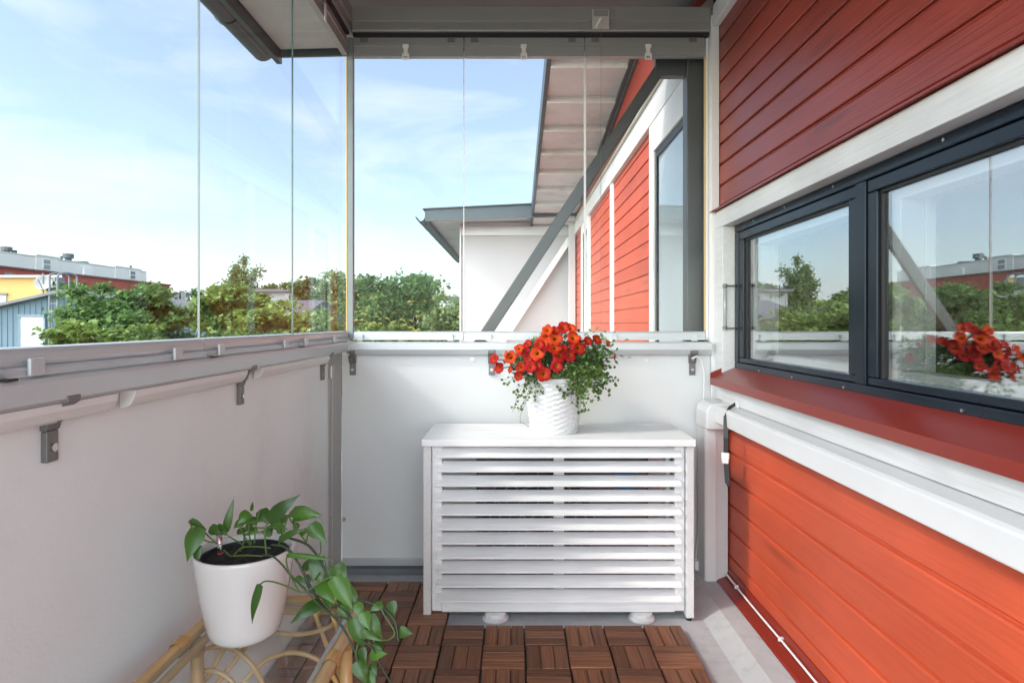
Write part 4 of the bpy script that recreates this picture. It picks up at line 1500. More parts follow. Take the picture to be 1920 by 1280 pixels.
for pts, d_ in (([(468, 1060), (560, 1040), (660, 1030), (760, 1070), (840, 1150), (900, 1258), (935, 1400), (945, 1560)], 1.445),
                ([(468, 1192), (560, 1178), (640, 1195), (720, 1262), (765, 1400), (775, 1560)], 1.447),
                ([(700, 1420), (740, 1310), (800, 1230), (900, 1130), (1010, 1080), (1100, 1068), (1200, 1090), (1290, 1150), (1370, 1280), (1400, 1450)], 1.455),
                ([(690, 1000), (640, 1080), (590, 1170), (510, 1290), (440, 1400)], 1.458), ([(825, 1000), (720, 1130), (610, 1280), (500, 1440)], 1.461),
                ([(960, 935), (1080, 955), (1200, 945), (1300, 915), (1385, 865)], 1.50), ([(1220, 800), (1260, 920), (1310, 1050), (1400, 1258), (1440, 1400)], 1.51),
                ([(1330, 820), (1370, 940), (1400, 1100), (1425, 1280)], 1.47)):
    m = MB()
    m.tube(cane_path([C6(x, y, d_) for x, y in pts]), 0.0056, 8)
    m.build('cane', M_rattan, tb, smooth=True)

PC = Vector((-0.606, 1.408, TZ - 0.0015))
pt = thing('planter', PC, 'glossy white tapered planter with trailing green pothos on the rattan table', 'planter')
H = 0.196
prof = [(0.0, 0.0), (0.060, 0.0), (0.071, 0.004), (0.079, 0.014), (0.084, 0.03), (0.098, 0.10), (0.1085, 0.165), (0.1115, 0.185), (0.112, 0.192), (0.110, 0.1955), (0.106, 0.1955), (0.1035, 0.191), (0.102, 0.17), (0.101, 0.15)]
prof = [(a * 0.955, b) for a, b in prof]
MB().lathe(prof, PC, 64).build('pot', M_pot, pt, smooth=True)
m = MB()
m.lathe([(0.0965, 0.176), (0.095, 0.182), (0.090, 0.182), (0.087, 0.165), (0.0, 0.166)], PC, 48)
m.build('liner', M_black, pt, smooth=False)
m = MB()
n_ = 30
vs, fs = [Vector(PC) + Vector((0, 0, 0.176))], []
for i in range(1, 5):
    for j in range(n_):
        a = 2 * math.pi * j / n_
        vs.append(PC + Vector((0.0225 * i * math.cos(a), 0.0225 * i * math.sin(a), 0.174 + rnd.uniform(-.004, .005))))
for j in range(n_):
    fs.append((0, 1 + j, 1 + (j + 1) % n_))
for i in range(3):
    for j in range(n_):
        fs.append((1 + i * n_ + j, 1 + (i + 1) * n_ + j, 1 + (i + 1) * n_ + (j + 1) % n_, 1 + i * n_ + (j + 1) % n_))
m.add(vs, fs)
m.build('soil', M_soil, pt)


def C6(x, y, d):
    return P(220 + x / 3.31, 900 + y / 3.31, d)


wg = MB()
g0 = C6(640, 455, 1.36)
g1 = C6(632, 335, 1.36)
wg.tube([g0, g1], 0.0058, 12)
wgo = wg.build('water_gauge', glass_mat('gauge_plastic', 0.22, 0.7, (0.80, 0.80, 0.80)), pt, smooth=True)
m = MB()
for t_ in (0.04, 0.66, 0.73):
    q = g0.lerp(g1, t_)
    m.lathe([(0.0060, -0.0007), (0.0061, 0.0007)], q, 12, axis=g1 - g0)
m.build('gauge_marks', mat('red_mark', (0.5, 0.03, 0.02), 0.4), wgo)

LV = [  # base, tip, width, depth at base, depth at tip
    (505, 288, 432, 508, 112, 1.36, 1.33), (446, 248, 556, 305, 48, 1.35, 1.37), (572, 292, 648, 335, 62, 1.38, 1.37), (610, 285, 690, 345, 58, 1.40, 1.39),
    (668, 325, 729, 97, 48, 1.41, 1.43), (818, 195, 742, 272, 72, 1.42, 1.40), (832, 190, 843, 130, 22, 1.44, 1.46), (760, 262, 940, 252, 30, 1.41, 1.40),
    (890, 178, 935, 275, 78, 1.45, 1.43), (932, 255, 1139, 87, 98, 1.36, 1.37), (1078, 190, 1272, 218, 84, 1.40, 1.37), (1088, 240, 1264, 230, 42, 1.39, 1.37),
    (955, 262, 1062, 306, 56, 1.40, 1.39), (1195, 272, 1299, 390, 92, 1.36, 1.34), (1000, 372, 1185, 300, 56, 1.35, 1.34), (1048, 462, 1372, 500, 36, 1.33, 1.31),
    (888, 640, 837, 893, 54, 1.255, 1.265), (1155, 555, 1218, 472, 52, 1.36, 1.37), (1245, 478, 1208, 632, 82, 1.36, 1.34), (1350, 525, 1425, 645, 104, 1.33, 1.31),
    (1345, 592, 1462, 806, 120, 1.31, 1.29), (1262, 625, 1350, 770, 106, 1.31, 1.29), (1262, 752, 1072, 888, 84, 1.30, 1.27), (1425, 655, 1512, 832, 66, 1.32, 1.31),
    (1462, 850, 1538, 1052, 102, 1.28, 1.27), (1525, 815, 1566, 932, 74, 1.27, 1.26), (1515, 938, 1645, 1000, 44, 1.26, 1.25), (1565, 832, 1645, 985, 66, 1.29, 1.28),
    (1738, 935, 1838, 950, 66, 1.28, 1.27), (1698, 748, 1718, 852, 66, 1.30, 1.29), (1645, 762, 1562, 815, 52, 1.30, 1.29), (1565, 1085, 1676, 1075, 62, 1.26, 1.25),
    (1485, 1120, 1550, 1268, 88, 1.25, 1.24), (1545, 1190, 1608, 1290, 66, 1.26, 1.25), (1595, 1000, 1652, 1062, 54, 1.27, 1.26), (500, 400, 490, 535, 56, 1.35, 1.34),
    (640, 330, 590, 290, 50, 1.40, 1.40), (780, 250, 720, 300, 54, 1.44, 1.43), (850, 330, 815, 270, 44, 1.43, 1.44), (980, 215, 1040, 170, 54, 1.44, 1.44), (1140, 330, 1200, 300, 44, 1.38, 1.37),
    (1300, 560, 1345, 680, 72, 1.34, 1.32), (1480, 760, 1530, 860, 64, 1.30, 1.29), (1200, 600, 1130, 640, 48, 1.36, 1.35), (1500, 900, 1470, 1000, 70, 1.28, 1.27), (1610, 900, 1590, 1010, 58, 1.28, 1.27), (1510, 1040, 1545, 1140, 60, 1.26, 1.25),
    (870, 300, 790, 345, 46, 1.43, 1.42), (1010, 250, 1075, 215, 52, 1.42, 1.42), (905, 240, 960, 190, 50, 1.45, 1.45), (1120, 300, 1085, 250, 40, 1.42, 1.42), (700, 300, 640, 280, 40, 1.43, 1.43),
    (1020, 330, 1000, 260, 52, 1.44, 1.44), (960, 330, 880, 320, 46, 1.44, 1.43), (1290, 690, 1330, 800, 74, 1.32, 1.30), (1390, 770, 1440, 880, 70, 1.30, 1.29), (1220, 560, 1275, 640, 56, 1.36, 1.35),
    (740, 318, 850, 300, 40, 1.43, 1.42), (930, 285, 960, 345, 50, 1.42, 1.41), (800, 300, 860, 250, 40, 1.44, 1.45), (1105, 600, 1165, 640, 44, 1.36, 1.35), (1250, 650, 1215, 700, 40, 1.36, 1.35),
    (1180, 500, 1260, 560, 44, 1.37, 1.36), (860, 225, 820, 300, 60, 1.46, 1.44), (1400, 690, 1380, 800, 70, 1.33, 1.32), (1570, 1140, 1610, 1220, 56, 1.27, 1.26)]
lf = MB()
for x0, y0, x1, y1, wd, d0, d1 in LV:
    b_, t_ = C6(x0, y0, d0), C6(x1, y1, d1)
    wv = wd / 3.31 / F * (d0 + d1) / 2
    leaf_geo(lf, b_, t_, wv * 1.05, (rnd.uniform(-.45, .45), -1, rnd.uniform(0.2, 1.0)), fold=rnd.uniform(-0.35, -0.12), curl=rnd.uniform(0.04, 0.12), seg=10, prof='heart')
lf.build('foliage', M_leaf, pt, smooth=True)


def smooth_path(pts, k=6):
    out = []
    for i in range(len(pts) - 1):
        a, b = pts[i], pts[i + 1]
        pa, pb = pts[max(0, i - 1)], pts[min(len(pts) - 1, i + 2)]
        for q in range(k):
            t_ = q / k
            out.append(0.5 * ((2 * a) + (-pa + b) * t_ + (2 * pa - 5 * a + 4 * b - pb) * t_ ** 2 + (-pa + 3 * a - 3 * b + pb) * t_ ** 3))
    out.append(pts[-1])
    return out


ST = [([(1060, 355), (1180, 400), (1260, 500), (1330, 620), (1480, 730), (1620, 780), (1715, 860), (1745, 1000)], 1.38, 1.27, 0.0040, 1),
      ([(900, 465), (960, 470), (1020, 520), (1085, 600), (1160, 670), (1240, 760), (1330, 830), (1440, 860)], 1.33, 1.27, 0.0028, 1),
      ([(960, 400), (1060, 425), (1150, 560), (1210, 680), (1280, 780), (1390, 900), (1460, 1030), (1500, 1130), (1525, 1290)], 1.36, 1.25, 0.0036, 1),
      ([(1020, 400), (1100, 480), (1160, 590), (1200, 690), (1300, 740), (1400, 800), (1470, 870)], 1.37, 1.28, 0.0030, 1),
      ([(890, 642), (920, 625), (980, 632), (1060, 660), (1130, 692), (1180, 682), (1262, 628), (1340, 592)], 1.255, 1.31, 0.0017, 0),
      ([(1060, 460), (1048, 500), (1070, 580), (1105, 650), (1130, 690)], 1.33, 1.28, 0.0017, 0),
      ([(1480, 970), (1580, 1040), (1640, 1160), (1720, 1290)], 1.27, 1.24, 0.0022, 1),
      ([(1625, 770), (1660, 840), (1720, 940), (1690, 985), (1640, 990)], 1.29, 1.25, 0.0016, 0), ([(1560, 900), (1600, 960), (1640, 990)], 1.27, 1.26, 0.0015, 0),
      ([(1720, 945), (1745, 930)], 1.28, 1.28, 0.0015, 0), ([(446, 250), (470, 300), (540, 370), (610, 385)], 1.35, 1.37, 0.0016, 0), ([(520, 290), (560, 340), (620, 395)], 1.36, 1.38, 0.0016, 0),
      ([(690, 345), (730, 370), (780, 400)], 1.39, 1.41, 0.0016, 0), ([(760, 280), (790, 350), (825, 400)], 1.41, 1.42, 0.0018, 0), ([(820, 200), (815, 300), (830, 400)], 1.42, 1.42, 0.0018, 0),
      ([(885, 180), (860, 280), (850, 390)], 1.44, 1.42, 0.0018, 0), ([(935, 250), (915, 330), (925, 465)], 1.36, 1.35, 0.0018, 0), ([(840, 290), (900, 295), (990, 295), (1010, 330)], 1.40, 1.38, 0.0016, 0),
      ([(1060, 215), (1100, 290), (1165, 375)], 1.39, 1.37, 0.0018, 0), ([(1080, 190), (1050, 250), (1020, 340), (1000, 400)], 1.40, 1.38, 0.0018, 0), ([(1090, 240), (1130, 320), (1170, 385)], 1.39, 1.37, 0.0016, 0),
      ([(1195, 275), (1185, 330), (1172, 385)], 1.36, 1.37, 0.0016, 0), ([(1245, 480), (1262, 440), (1258, 380)], 1.36, 1.36, 0.0015, 0), ([(1350, 525), (1300, 540), (1280, 470)], 1.33, 1.35, 0.0016, 0),
      ([(660, 430), (710, 470), (770, 420), (850, 410), (950, 420)], 1.38, 1.36, 0.0018, 0), ([(790, 330), (780, 400), (760, 440)], 1.42, 1.41, 0.002, 0), ([(720, 470), (800, 465), (900, 470)], 1.35, 1.34, 0.0018, 0),
      ([(1495, 1010), (1480, 1070), (1490, 1120)], 1.27, 1.25, 0.0015, 0), ([(1560, 1000), (1580, 1060), (1560, 1150), (1550, 1195)], 1.27, 1.26, 0.0016, 0)]
sa_, sb_ = MB(), MB()
for pts, d0, d1, r_, dk in ST:
    n_ = len(pts)
    pp = [C6(x, y, d0 + (d1 - d0) * i / (n_ - 1)) for i, (x, y) in enumerate(pts)]
    (sb_ if dk else sa_).tube(smooth_path(pp), r_ * (0.72 if dk else 1.0), 7)
sa_.build('stem', M_stem, pt, smooth=True)
sb_.build('vine', M_stemdark, pt, smooth=True)


# ------------------------------------------------------------------ trees
def foliage_mat(name, col, isl=0.45, transl=0.36):
    return mat(name, col, 0.6, island=isl, transl=transl, var=0.25, vscale=0.7)


M_bark = mat('bark', (0.10, 0.075, 0.055), 0.9, var=0.3, vscale=8, bump=0.6, bscale=20)
M_barkbirch = mat('birch_bark', (0.35, 0.33, 0.30), 0.8, var=0.4, vscale=5)


def tree(base, height, crown_c, crown_r, n_clump, n_leaf, leaf, mat_, label, kind='tree', flat=0.5, droop=0.0, clump_r=0.22, seed=1, bark=None, group=None, star=False, name='tree', fill=0.35):
    """crown_c = centre, crown_r = (rx, ry, rz). Clumps of leaf sized faces round the tips of the limbs"""
    rg = np.random.default_rng(seed)
    base = Vector(base)
    cc = np.array(crown_c)
    cr = np.array(crown_r)
    t = thing(name, base, label, kind, group)
    # clump centres
    u = rg.normal(size=(n_clump, 3))
    u /= np.linalg.norm(u, axis=1)[:, None]
    u = np.sign(u) * np.abs(u) ** 0.72
    rad = rg.uniform(fill, 1.0, n_clump) ** 0.6 * (1 + 0.16 * rg.normal(size=n_clump))
    ctr = cc + u * rad[:, None] * cr
    sizes = clump_r * cr.mean() * rg.uniform(0.6, 1.3, n_clump)
    idx = rg.integers(0, n_clump, n_leaf)
    off = rg.normal(size=(n_leaf, 3)) * np.array([1, 1, flat])
    off *= (0.62 * sizes[idx])[:, None]
    pos = ctr[idx] + off
    if droop:
        pos[:, 2] -= droop * np.abs(rg.normal(size=n_leaf)) * sizes[idx]
    # leaf frames
    d = rg.normal(size=(n_leaf, 3))
    d[:, 2] = d[:, 2] * 0.5 - 0.3 - droop
    d /= np.linalg.norm(d, axis=1)[:, None]
    nrm = rg.normal(size=(n_leaf, 3)) * 0.55 + np.array([0, 0, 1.0])
    s = np.cross(d, nrm)
    s /= np.linalg.norm(s, axis=1)[:, None]
    L_ = leaf * rg.uniform(0.6, 1.3, n_leaf)[:, None]
    wv = 0.42 if not droop else 0.28
    if not star:
        V = np.stack([pos, pos + d * L_ * 0.45 + s * L_ * wv, pos + d * L_, pos + d * L_ * 0.45 - s * L_ * wv], 1).reshape(-1, 3)
        k = 4
        Fc = np.arange(n_leaf * 4).reshape(-1, 4)
    else:
        # three lobed leaf
        a1 = d * 0.75 + s * 0.66
        a2 = d * 0.75 - s * 0.66
        V = np.stack([pos, pos + a1 * L_ * 0.85, pos + (d * .52 + s * .22) * L_, pos + d * L_ * 1.05, pos + (d * .52 - s * .22) * L_, pos + a2 * L_ * 0.85], 1).reshape(-1, 3)
        k = 6
        Fc = np.arange(n_leaf * 6).reshape(-1, 6)
    V = V - np.array(base)
    me = bpy.data.meshes.new('crown')
    me.vertices.add(len(V))
    me.vertices.foreach_set('co', V.ravel())
    me.loops.add(Fc.size)
    me.loops.foreach_set('vertex_index', Fc.ravel().astype(np.int32))
    me.polygons.add(len(Fc))
    me.polygons.foreach_set('loop_start', (np.arange(len(Fc)) * k).astype(np.int32))
    me.polygons.foreach_set('loop_total', np.full(len(Fc), k, dtype=np.int32))
    me.update()
    me.validate()
    me.materials.append(mat_)
    o = bpy.data.objects.new('crown', me)
    COL.objects.link(o)
    o.parent = t
    # trunk and limbs to a share of the clumps
    tm = MB()
    topc = Vector(cc) + Vector((0, 0, cr[2] * 0.55))
    tr_r = 0.035 * height * 0.6
    fork = base.lerp(topc, 0.45)
    tm.tube([base, base.lerp(topc, 0.25) + Vector((0.1, 0, 0)), fork, topc], [tr_r, tr_r * 0.75, tr_r * 0.5, tr_r * 0.1], 8)
    for i in range(0, n_clump, 2):
        e = Vector(ctr[i])
        t0 = 0.3 + 0.5 * rg.uniform()
        st = base.lerp(topc, t0)
        mid = st.lerp(e, 0.55) + Vector((0, 0, 0.08 * (e - st).length))
        tm.tube([st, mid, e], [tr_r * 0.28, tr_r * 0.16, tr_r * 0.05], 5)
    tm.build('trunk', bark or M_bark, t)
    return t


M_f_maple = foliage_mat('maple_leaf_green', (0.105, 0.19, 0.045))
M_f_lime = foliage_mat('young_maple_leaf', (0.15, 0.225, 0.045), 0.5)
M_f_dark = foliage_mat('dark_tree_leaf', (0.088, 0.17, 0.050))
M_f_pale = foliage_mat('pale_tree_leaf', (0.155, 0.22, 0.075))
M_f_birch = foliage_mat('birch_leaf', (0.13, 0.175, 0.055))


def tree_px(x0, x1, ytop, ybot, Y, dep, mat_, label, n_clump, n_leaf, leaf, **kw):
    n_clump, n_leaf = int(n_clump * 1.5), int(n_leaf * 2.0)
    a, b = P(x0, ytop, Y), P(x1, ybot, Y)
    c = (a + b) / 2
    rx, rz = abs(b.x - a.x) / 2, abs(a.z - b.z) / 2
    base = Vector((c.x, Y, GZ))
    return tree(base, a.z - GZ, (c.x, Y, c.z), (rx * 0.9, dep, rz * 0.92), n_clump, n_leaf, leaf, mat_, label, **kw)


GT = 'trees seen through the left glass'
tree_px(135, 305, 528, 720, 15.5, 1.3, M_f_maple, 'broad green maple crown beside the blue shed and ladder', 60, 9000, 0.13, group=GT, seed=3, star=True)
tree_px(95, 300, 598, 740, 12.5, 1.0, M_f_lime, 'low yellow-green maple growth in front of the blue shed door', 50, 5500, 0.12, group=GT, seed=5, star=True, flat=0.35)
tree_px(238, 432, 543, 720, 17, 1.4, M_f_maple, 'maple crown behind the left glass joint, right of the broad green one', 45, 7000, 0.13, group=GT, seed=7, star=True, flat=0.4)
tree_px(385, 505, 532, 700, 16, 1.3, M_f_lime, 'yellow-green maple crown just left of and below the tall birch', 50, 7500, 0.13, group=GT, seed=9, star=True, flat=0.4)
tree_px(462, 640, 562, 720, 15, 1.3, M_f_lime, 'low yellowish maple crown below the small far trees, near the dark glass joint', 55, 8000, 0.12, group=GT, seed=11, star=True, flat=0.4)
tree_px(432, 482, 484, 640, 88, 3.0, M_f_birch, 'tall narrow birch rising above the other trees', 60, 7000, 0.42, group=GT, seed=13, droop=0.9, bark=M_barkbirch, flat=1.0, clump_r=0.25, fill=0.1)
tree_px(502, 546, 524, 640, 95, 2.6, M_f_birch, 'small round topped tree right of the tall birch', 34, 5000, 0.5, group=GT, seed=15, bark=M_barkbirch)
tree_px(548, 606, 526, 660, 62, 2.6, M_f_dark, 'bushy rounded tree between dark glass joint and corner post', 50, 8000, 0.38, group=GT, seed=17)
tree_px(604, 650, 508, 660, 55, 2.2, M_f_pale, 'pale upright tree right against the corner post', 40, 4500, 0.32, group=GT, seed=19, droop=0.5)
tree_px(325, 375, 532, 640, 75, 2.6, M_f_dark, 'dark distant tree top at the left glass joint', 25, 2500, 0.4, group=GT, seed=20)
tree_px(122, 160, 515, 620, 24, 1.0, M_f_maple, 'small dark green tree top rising behind the ladder roof boxes', 24, 2200, 0.16, group=GT, seed=21)
GE = 'trees seen through the end glass'
tree_px(648, 762, 510, 700, 38, 2.6, M_f_dark, 'green tree close to the right of the corner post', 50, 7500, 0.24, group=GE, seed=23)
tree_px(706, 822, 505, 700, 34, 2.6, M_f_dark, 'dark full tree with spreading branches in the middle of the end view', 60, 9500, 0.22, group=GE, seed=25)
tree_px(800, 905, 545, 700, 30, 2.2, M_f_pale, 'pale light green tree beside the white balcony wall', 50, 7500, 0.17, group=GE, seed=27)
tree_px(655, 790, 600, 740, 11, 0.9, M_f_lime, 'fresh yellow-green maple shoots low behind the end glass', 40, 3600, 0.10, group=GE, seed=29, star=True, flat=0.3)
# upright young shoots of that maple
sh = thing('maple_shoots', P(700, 640, 10.5) - Vector((0, 0, 3)), 'thin upright maple shoots with yellow leaf pairs beside the corner post', 'plant')
sm_, sl_ = MB(), MB()
for px, py, d_ in ((681, 555, 10.5), (702, 558, 10.4), (748, 588, 10.6), (783, 568, 10.5), (669, 585, 10.6), (718, 596, 10.5), (693, 590, 10.3), (763, 600, 10.5)):
    tp_ = P(px, py, d_)
    bt_ = P(px + rnd.uniform(-6, 6), 650, d_)
    sm_ = MB()
    sm_.tube([bt_, bt_.lerp(tp_, 0.5) + Vector((0.02, 0, 0)), tp_], [0.008, 0.006, 0.004], 5)
    sm_.build('stem', M_stem, sh)
    k = 0.0
    while k < 0.7:
        q = tp_.lerp(bt_, k + rnd.uniform(-0.03, 0.03))
        az = rnd.uniform(0, 6.28)
        for e_ in range(rnd.choice((2, 2, 3))):
            aa = az + e_ * 3.14 + rnd.uniform(-.5, .5)
            ln_ = rnd.uniform(0.07, 0.12) + 0.05 * k
            st_ = q + Vector((math.cos(aa), math.sin(aa), 0.25)) * rnd.uniform(0.03, 0.08)
            for lob in (-0.75, 0, 0.75):
                dv = Vector((math.cos(aa + lob), math.sin(aa + lob), rnd.uniform(-.55, -.05))) * ln_ * (1 if lob == 0 else 0.75)
                leaf_geo(sl_, st_, st_ + dv, ln_ * 0.5, (rnd.uniform(-.5, .5), rnd.uniform(-.7, .2), 1), seg=4, prof='oval')
        k += rnd.uniform(0.22, 0.34)
sl_.build('foliage', mat('yellow_young_leaf', (0.20, 0.215, 0.035), 0.5, island=0.45, transl=0.3), sh)
# distant belt of woods to close the horizon
hb = MB()
rg = np.random.default_rng(5)
npos = 9000
xs = rg.uniform(-260, 60, npos)
yy = rg.uniform(150, 190, npos)
hz = 1.5 + 2.2 * np.sin(xs * 0.11) + 1.3 * np.sin(xs * 0.31 + 1) + rg.uniform(-5, 1.2, npos)
vs, fs = [], []
for i in range(npos):
    s_ = rg.uniform(0.6, 1.3)
    d = rg.normal(size=3) * s_
    e = rg.normal(size=3) * s_
    p_ = np.array([xs[i], yy[i], hz[i]])
    vs += [tuple(p_), tuple(p_ + d * 0.7 + e * .3), tuple(p_ + d), tuple(p_ + d * .5 - e * .5)]
    fs.append((4 * i, 4 * i + 1, 4 * i + 2, 4 * i + 3))
wo = MB().add(vs, fs).build('woods', foliage_mat('far_wood_leaf', (0.075, 0.12, 0.05), 0.3))
tag(wo, 'far belt of woods closing the horizon', 'woods', kind='stuff')

# ------------------------------------------------------------------ buildings in the distance
# white penthouse over red brick block, running away along Y
ap = thing('apartment_block', (-48, 65, GZ), 'long flat-roofed block, white upper storey above a red brick base, far left', 'building')
M_farwhite = mat('far_white_cladding', (0.56, 0.57, 0.54), 0.6, var=0.03, vscale=0.4)
M_farred = mat('far_red_brick', (0.28, 0.055, 0.04), 0.8, var=0.15, vscale=1.5)
XW = -45.0


def ypx(px, X): return X * F / (px - 963)


def zpx(py, Y): return EYE - (py - 605) / F * Y


zt = zpx(472, ypx(0, XW))
m = MB()
m.box(XW - 12, XW, 40, ypx(40, XW), 4, zt)
m.box(XW - 12, XW - 0.01, ypx(40, XW), ypx(275, XW), 4, zt - 0.02)
m.box(XW - 11, XW + 0.12, ypx(66, XW), ypx(109, XW), 4, zt + 0.12)
m.box(XW - 11, XW + 0.12, ypx(215, XW), ypx(262, XW), 4, zt + 0.10)
m.build('upper_storey', M_farwhite, ap)
m = MB()
m.box(XW - 12, XW + 0.05, 40, ypx(274, XW), zt + 0.002, zt + 0.08)
m.box(XW - 11, XW + 0.2, ypx(66, XW) - 0.1, ypx(109, XW) + 0.1, zt + 0.125, zt + 0.24)
m.box(XW - 11, XW + 0.2, ypx(215, XW) - 0.1, ypx(262, XW) + 0.1, zt + 0.105, zt + 0.22)
m.build('roof_edge', mat('pale_roof_edge', (0.5, 0.52, 0.50), 0.5), ap)
XR = -43.0
zrd = zpx(502, ypx(0, XR))
m = MB().box(XR - 12, XR, 40, ypx(318, XR), GZ, zrd)
m.build('brick_base', M_farred, ap)
MB().box(XR - 12, XR + 0.15, 40, ypx(318, XR) + 0.1, zrd + 0.002, zrd + 0.18).build('roof_edge', mat('dark_red_edge', (0.10, 0.03, 0.025), 0.6), ap)
for a, b, y0, y1, xx in ((80, 94, 486, 505, XW + 0.13), (243, 253, 508, 523, XW + 0.13)):
    Y0_, Y1_ = ypx(a, xx), ypx(b, xx)
    Ym = (Y0_ + Y1_) / 2
    z1_, z0_ = zpx(y0, Ym), zpx(y1, Ym)
    wn = MB()
    wn.box(xx - 0.01, xx + 0.06, Y0_, Y1_, z0_, z1_)
    wn = wn.build('window', M_farwhite, ap)
    gp = MB()
    zc = (z0_ + z1_) / 2
    gp.box(xx + 0.061, xx + 0.09, Y0_ + 0.08, Y1_ - 0.08, z0_ + 0.06, zc - 0.06)
    gp.box(xx + 0.061, xx + 0.09, Y0_ + 0.08, Y1_ - 0.08, zc + 0.06, z1_ - 0.06)
    gp.build('pane', mat('far_window_glass', (0.16, 0.19, 0.22), 0.1), wn)
xx = XW + 0.02
MB().box(xx, xx + 0.3, ypx(153, xx), ypx(169, xx), zpx(511, 62), zpx(497, 62)).build('vent_grille', mat('vent_white', (0.6, 0.61, 0.6), 0.6), ap, bevel=0.02)
rv = MB()
for px, h, wd in ((12, 0.9, 0.9), (26, 0.7, 0.5), (43, 0.35, 0.3), (115, 0.8, 0.25), (128, 1.15, 1.0), (150, 0.5, 1.6), (160, 0.6, 0.3), (175, 0.4, 0.3), (245, 0.9, 0.25)):
    Yp = ypx(px, XW - 2)
    rv.lathe([(0.0, 0), (wd * 0.5, 0), (wd * 0.5, h * 0.35), (wd * 0.3, h * 0.4), (wd * 0.3, h * 0.55), (wd * 0.5, h * 0.6), (wd * 0.5, h), (0.0, h)], (XW - 2, Yp, zt - 0.1), 10)
rv.build('roof_vent', mat('dark_vent', (0.06, 0.065, 0.07), 0.6), ap)
# windows in the red base
rw = MB()
for px0, px1 in ((8, 26), (55, 72)):
    rw.box(XR + 0.001, XR + 0.04, ypx(px0, XR), ypx(px1, XR), zrd - 1.3, zrd - 0.35)
rw.build('window', mat('far_dark_glass', (0.14, 0.15, 0.16), 0.15), ap)

yh = thing('yellow_building', (-26, 31, GZ), 'yellow rendered building with grey roof edge at the far left', 'building')
Yy = 31
xq = P(116, 500, Yy).x
plan = [(-40, Yy), (xq, Yy), (xq * 1.35, Yy + 10), (-40, Yy + 10)]
MB().prism(plan, 'z', GZ, zpx(521, Yy)).build('wall', mat('yellow_render', (0.52, 0.31, 0.10), 0.8, var=0.06, vscale=0.6), yh)
MB().prism([(-40, Yy - 0.2), (xq + 0.15, Yy - 0.2), (xq * 1.35 + .15, Yy + 10), (-40, Yy + 10)], 'z', zpx(521, Yy) + 0.002, zpx(516, Yy)).build('roof', mat('grey_roof_edge', (0.32, 0.33, 0.34), 0.5), yh)
a, b = P(-20, 568, Yy), P(13, 553, Yy)
wn = MB().box(a.x, b.x, Yy - 0.05, Yy - 0.001, a.z - 1.0, b.z).build('window', mat('grey_window', (0.30, 0.33, 0.36), 0.3), yh)
MB().box(a.x - 0.05, b.x + 0.08, Yy - 0.1, Yy - 0.051, b.z + 0.001, b.z + 0.1).build('lintel', mat('dark_lintel', (0.12, 0.12, 0.12), 0.5), wn)

shed = thing('blue_shed', (-16, 22, GZ), 'blue board-clad shed with low gable roof and white door', 'shed')
Ys = 22
pk = P(124, 549, Ys)
lx = -22.0
rx_ = pk.x * 2 - lx
lz = pk.z - (pk.x - lx) * 0.225
m = MB()
vsf = [(lx, Ys, GZ), (rx_, Ys, GZ), (rx_, Ys, lz), (pk.x, Ys, pk.z), (lx, Ys, lz)]
m.add([(x, Ys, z) for x, y, z in vsf] + [(x, Ys + 7, z) for x, y, z in vsf], [(0, 1, 2, 3, 4), (9, 8, 7, 6, 5), (0, 4, 9, 5), (1, 6, 7, 2)])
# board joints: real thin battens
bx = lx + 0.12
while bx < rx_:
    zz = pk.z - abs(bx - pk.x) * 0.225 - 0.06
    m.box(bx, bx + 0.035, Ys - 0.02, Ys - 0.001, GZ, zz)
    bx += 0.20
m.build('wall', mat('blue_grey_boards', (0.10, 0.155, 0.19), 0.7, var=0.08, vscale=2), shed)
m = MB()
for x0, z0 in ((lx - 0.3, lz - 0.0675), (rx_ + 0.3, lz - 0.0675)):
    vs_ = [(x0, Ys - 0.3, z0 + 0.005), (pk.x, Ys - 0.3, pk.z + 0.005), (pk.x, Ys + 7, pk.z + 0.005), (x0, Ys + 7, z0 + 0.005)]
    vs_ += [(a, b, c + 0.10) for a, b, c in vs_]
    m.add(vs_, [(0, 1, 2, 3), (4, 7, 6, 5), (0, 4, 5, 1), (3, 2, 6, 7), (0, 3, 7, 4)])
m.build('roof', mat('weathered_sheet_roof', (0.13, 0.13, 0.13), 0.6, var=0.15, vscale=2), shed)
a, b = P(41, 660, Ys), P(84, 594, Ys)
d = MB().box(a.x, b.x, Ys - 0.06, Ys - 0.021, GZ, b.z).build('door', mat('white_shed_door', (0.66, 0.67, 0.68), 0.6, var=0.04), shed)
m = MB()
m.box(a.x - 0.07, a.x - .001, Ys - 0.08, Ys - 0.021, GZ, b.z)
m.box(b.x + .001, b.x + 0.07, Ys - 0.08, Ys - 0.021, GZ, b.z)
m.box(a.x - 0.07, b.x + 0.07, Ys - 0.12, Ys - 0.021, b.z + 0.001, b.z + 0.09)
m.build('door_frame', mat('blue_grey_trim', (0.12, 0.18, 0.22), 0.6), d)

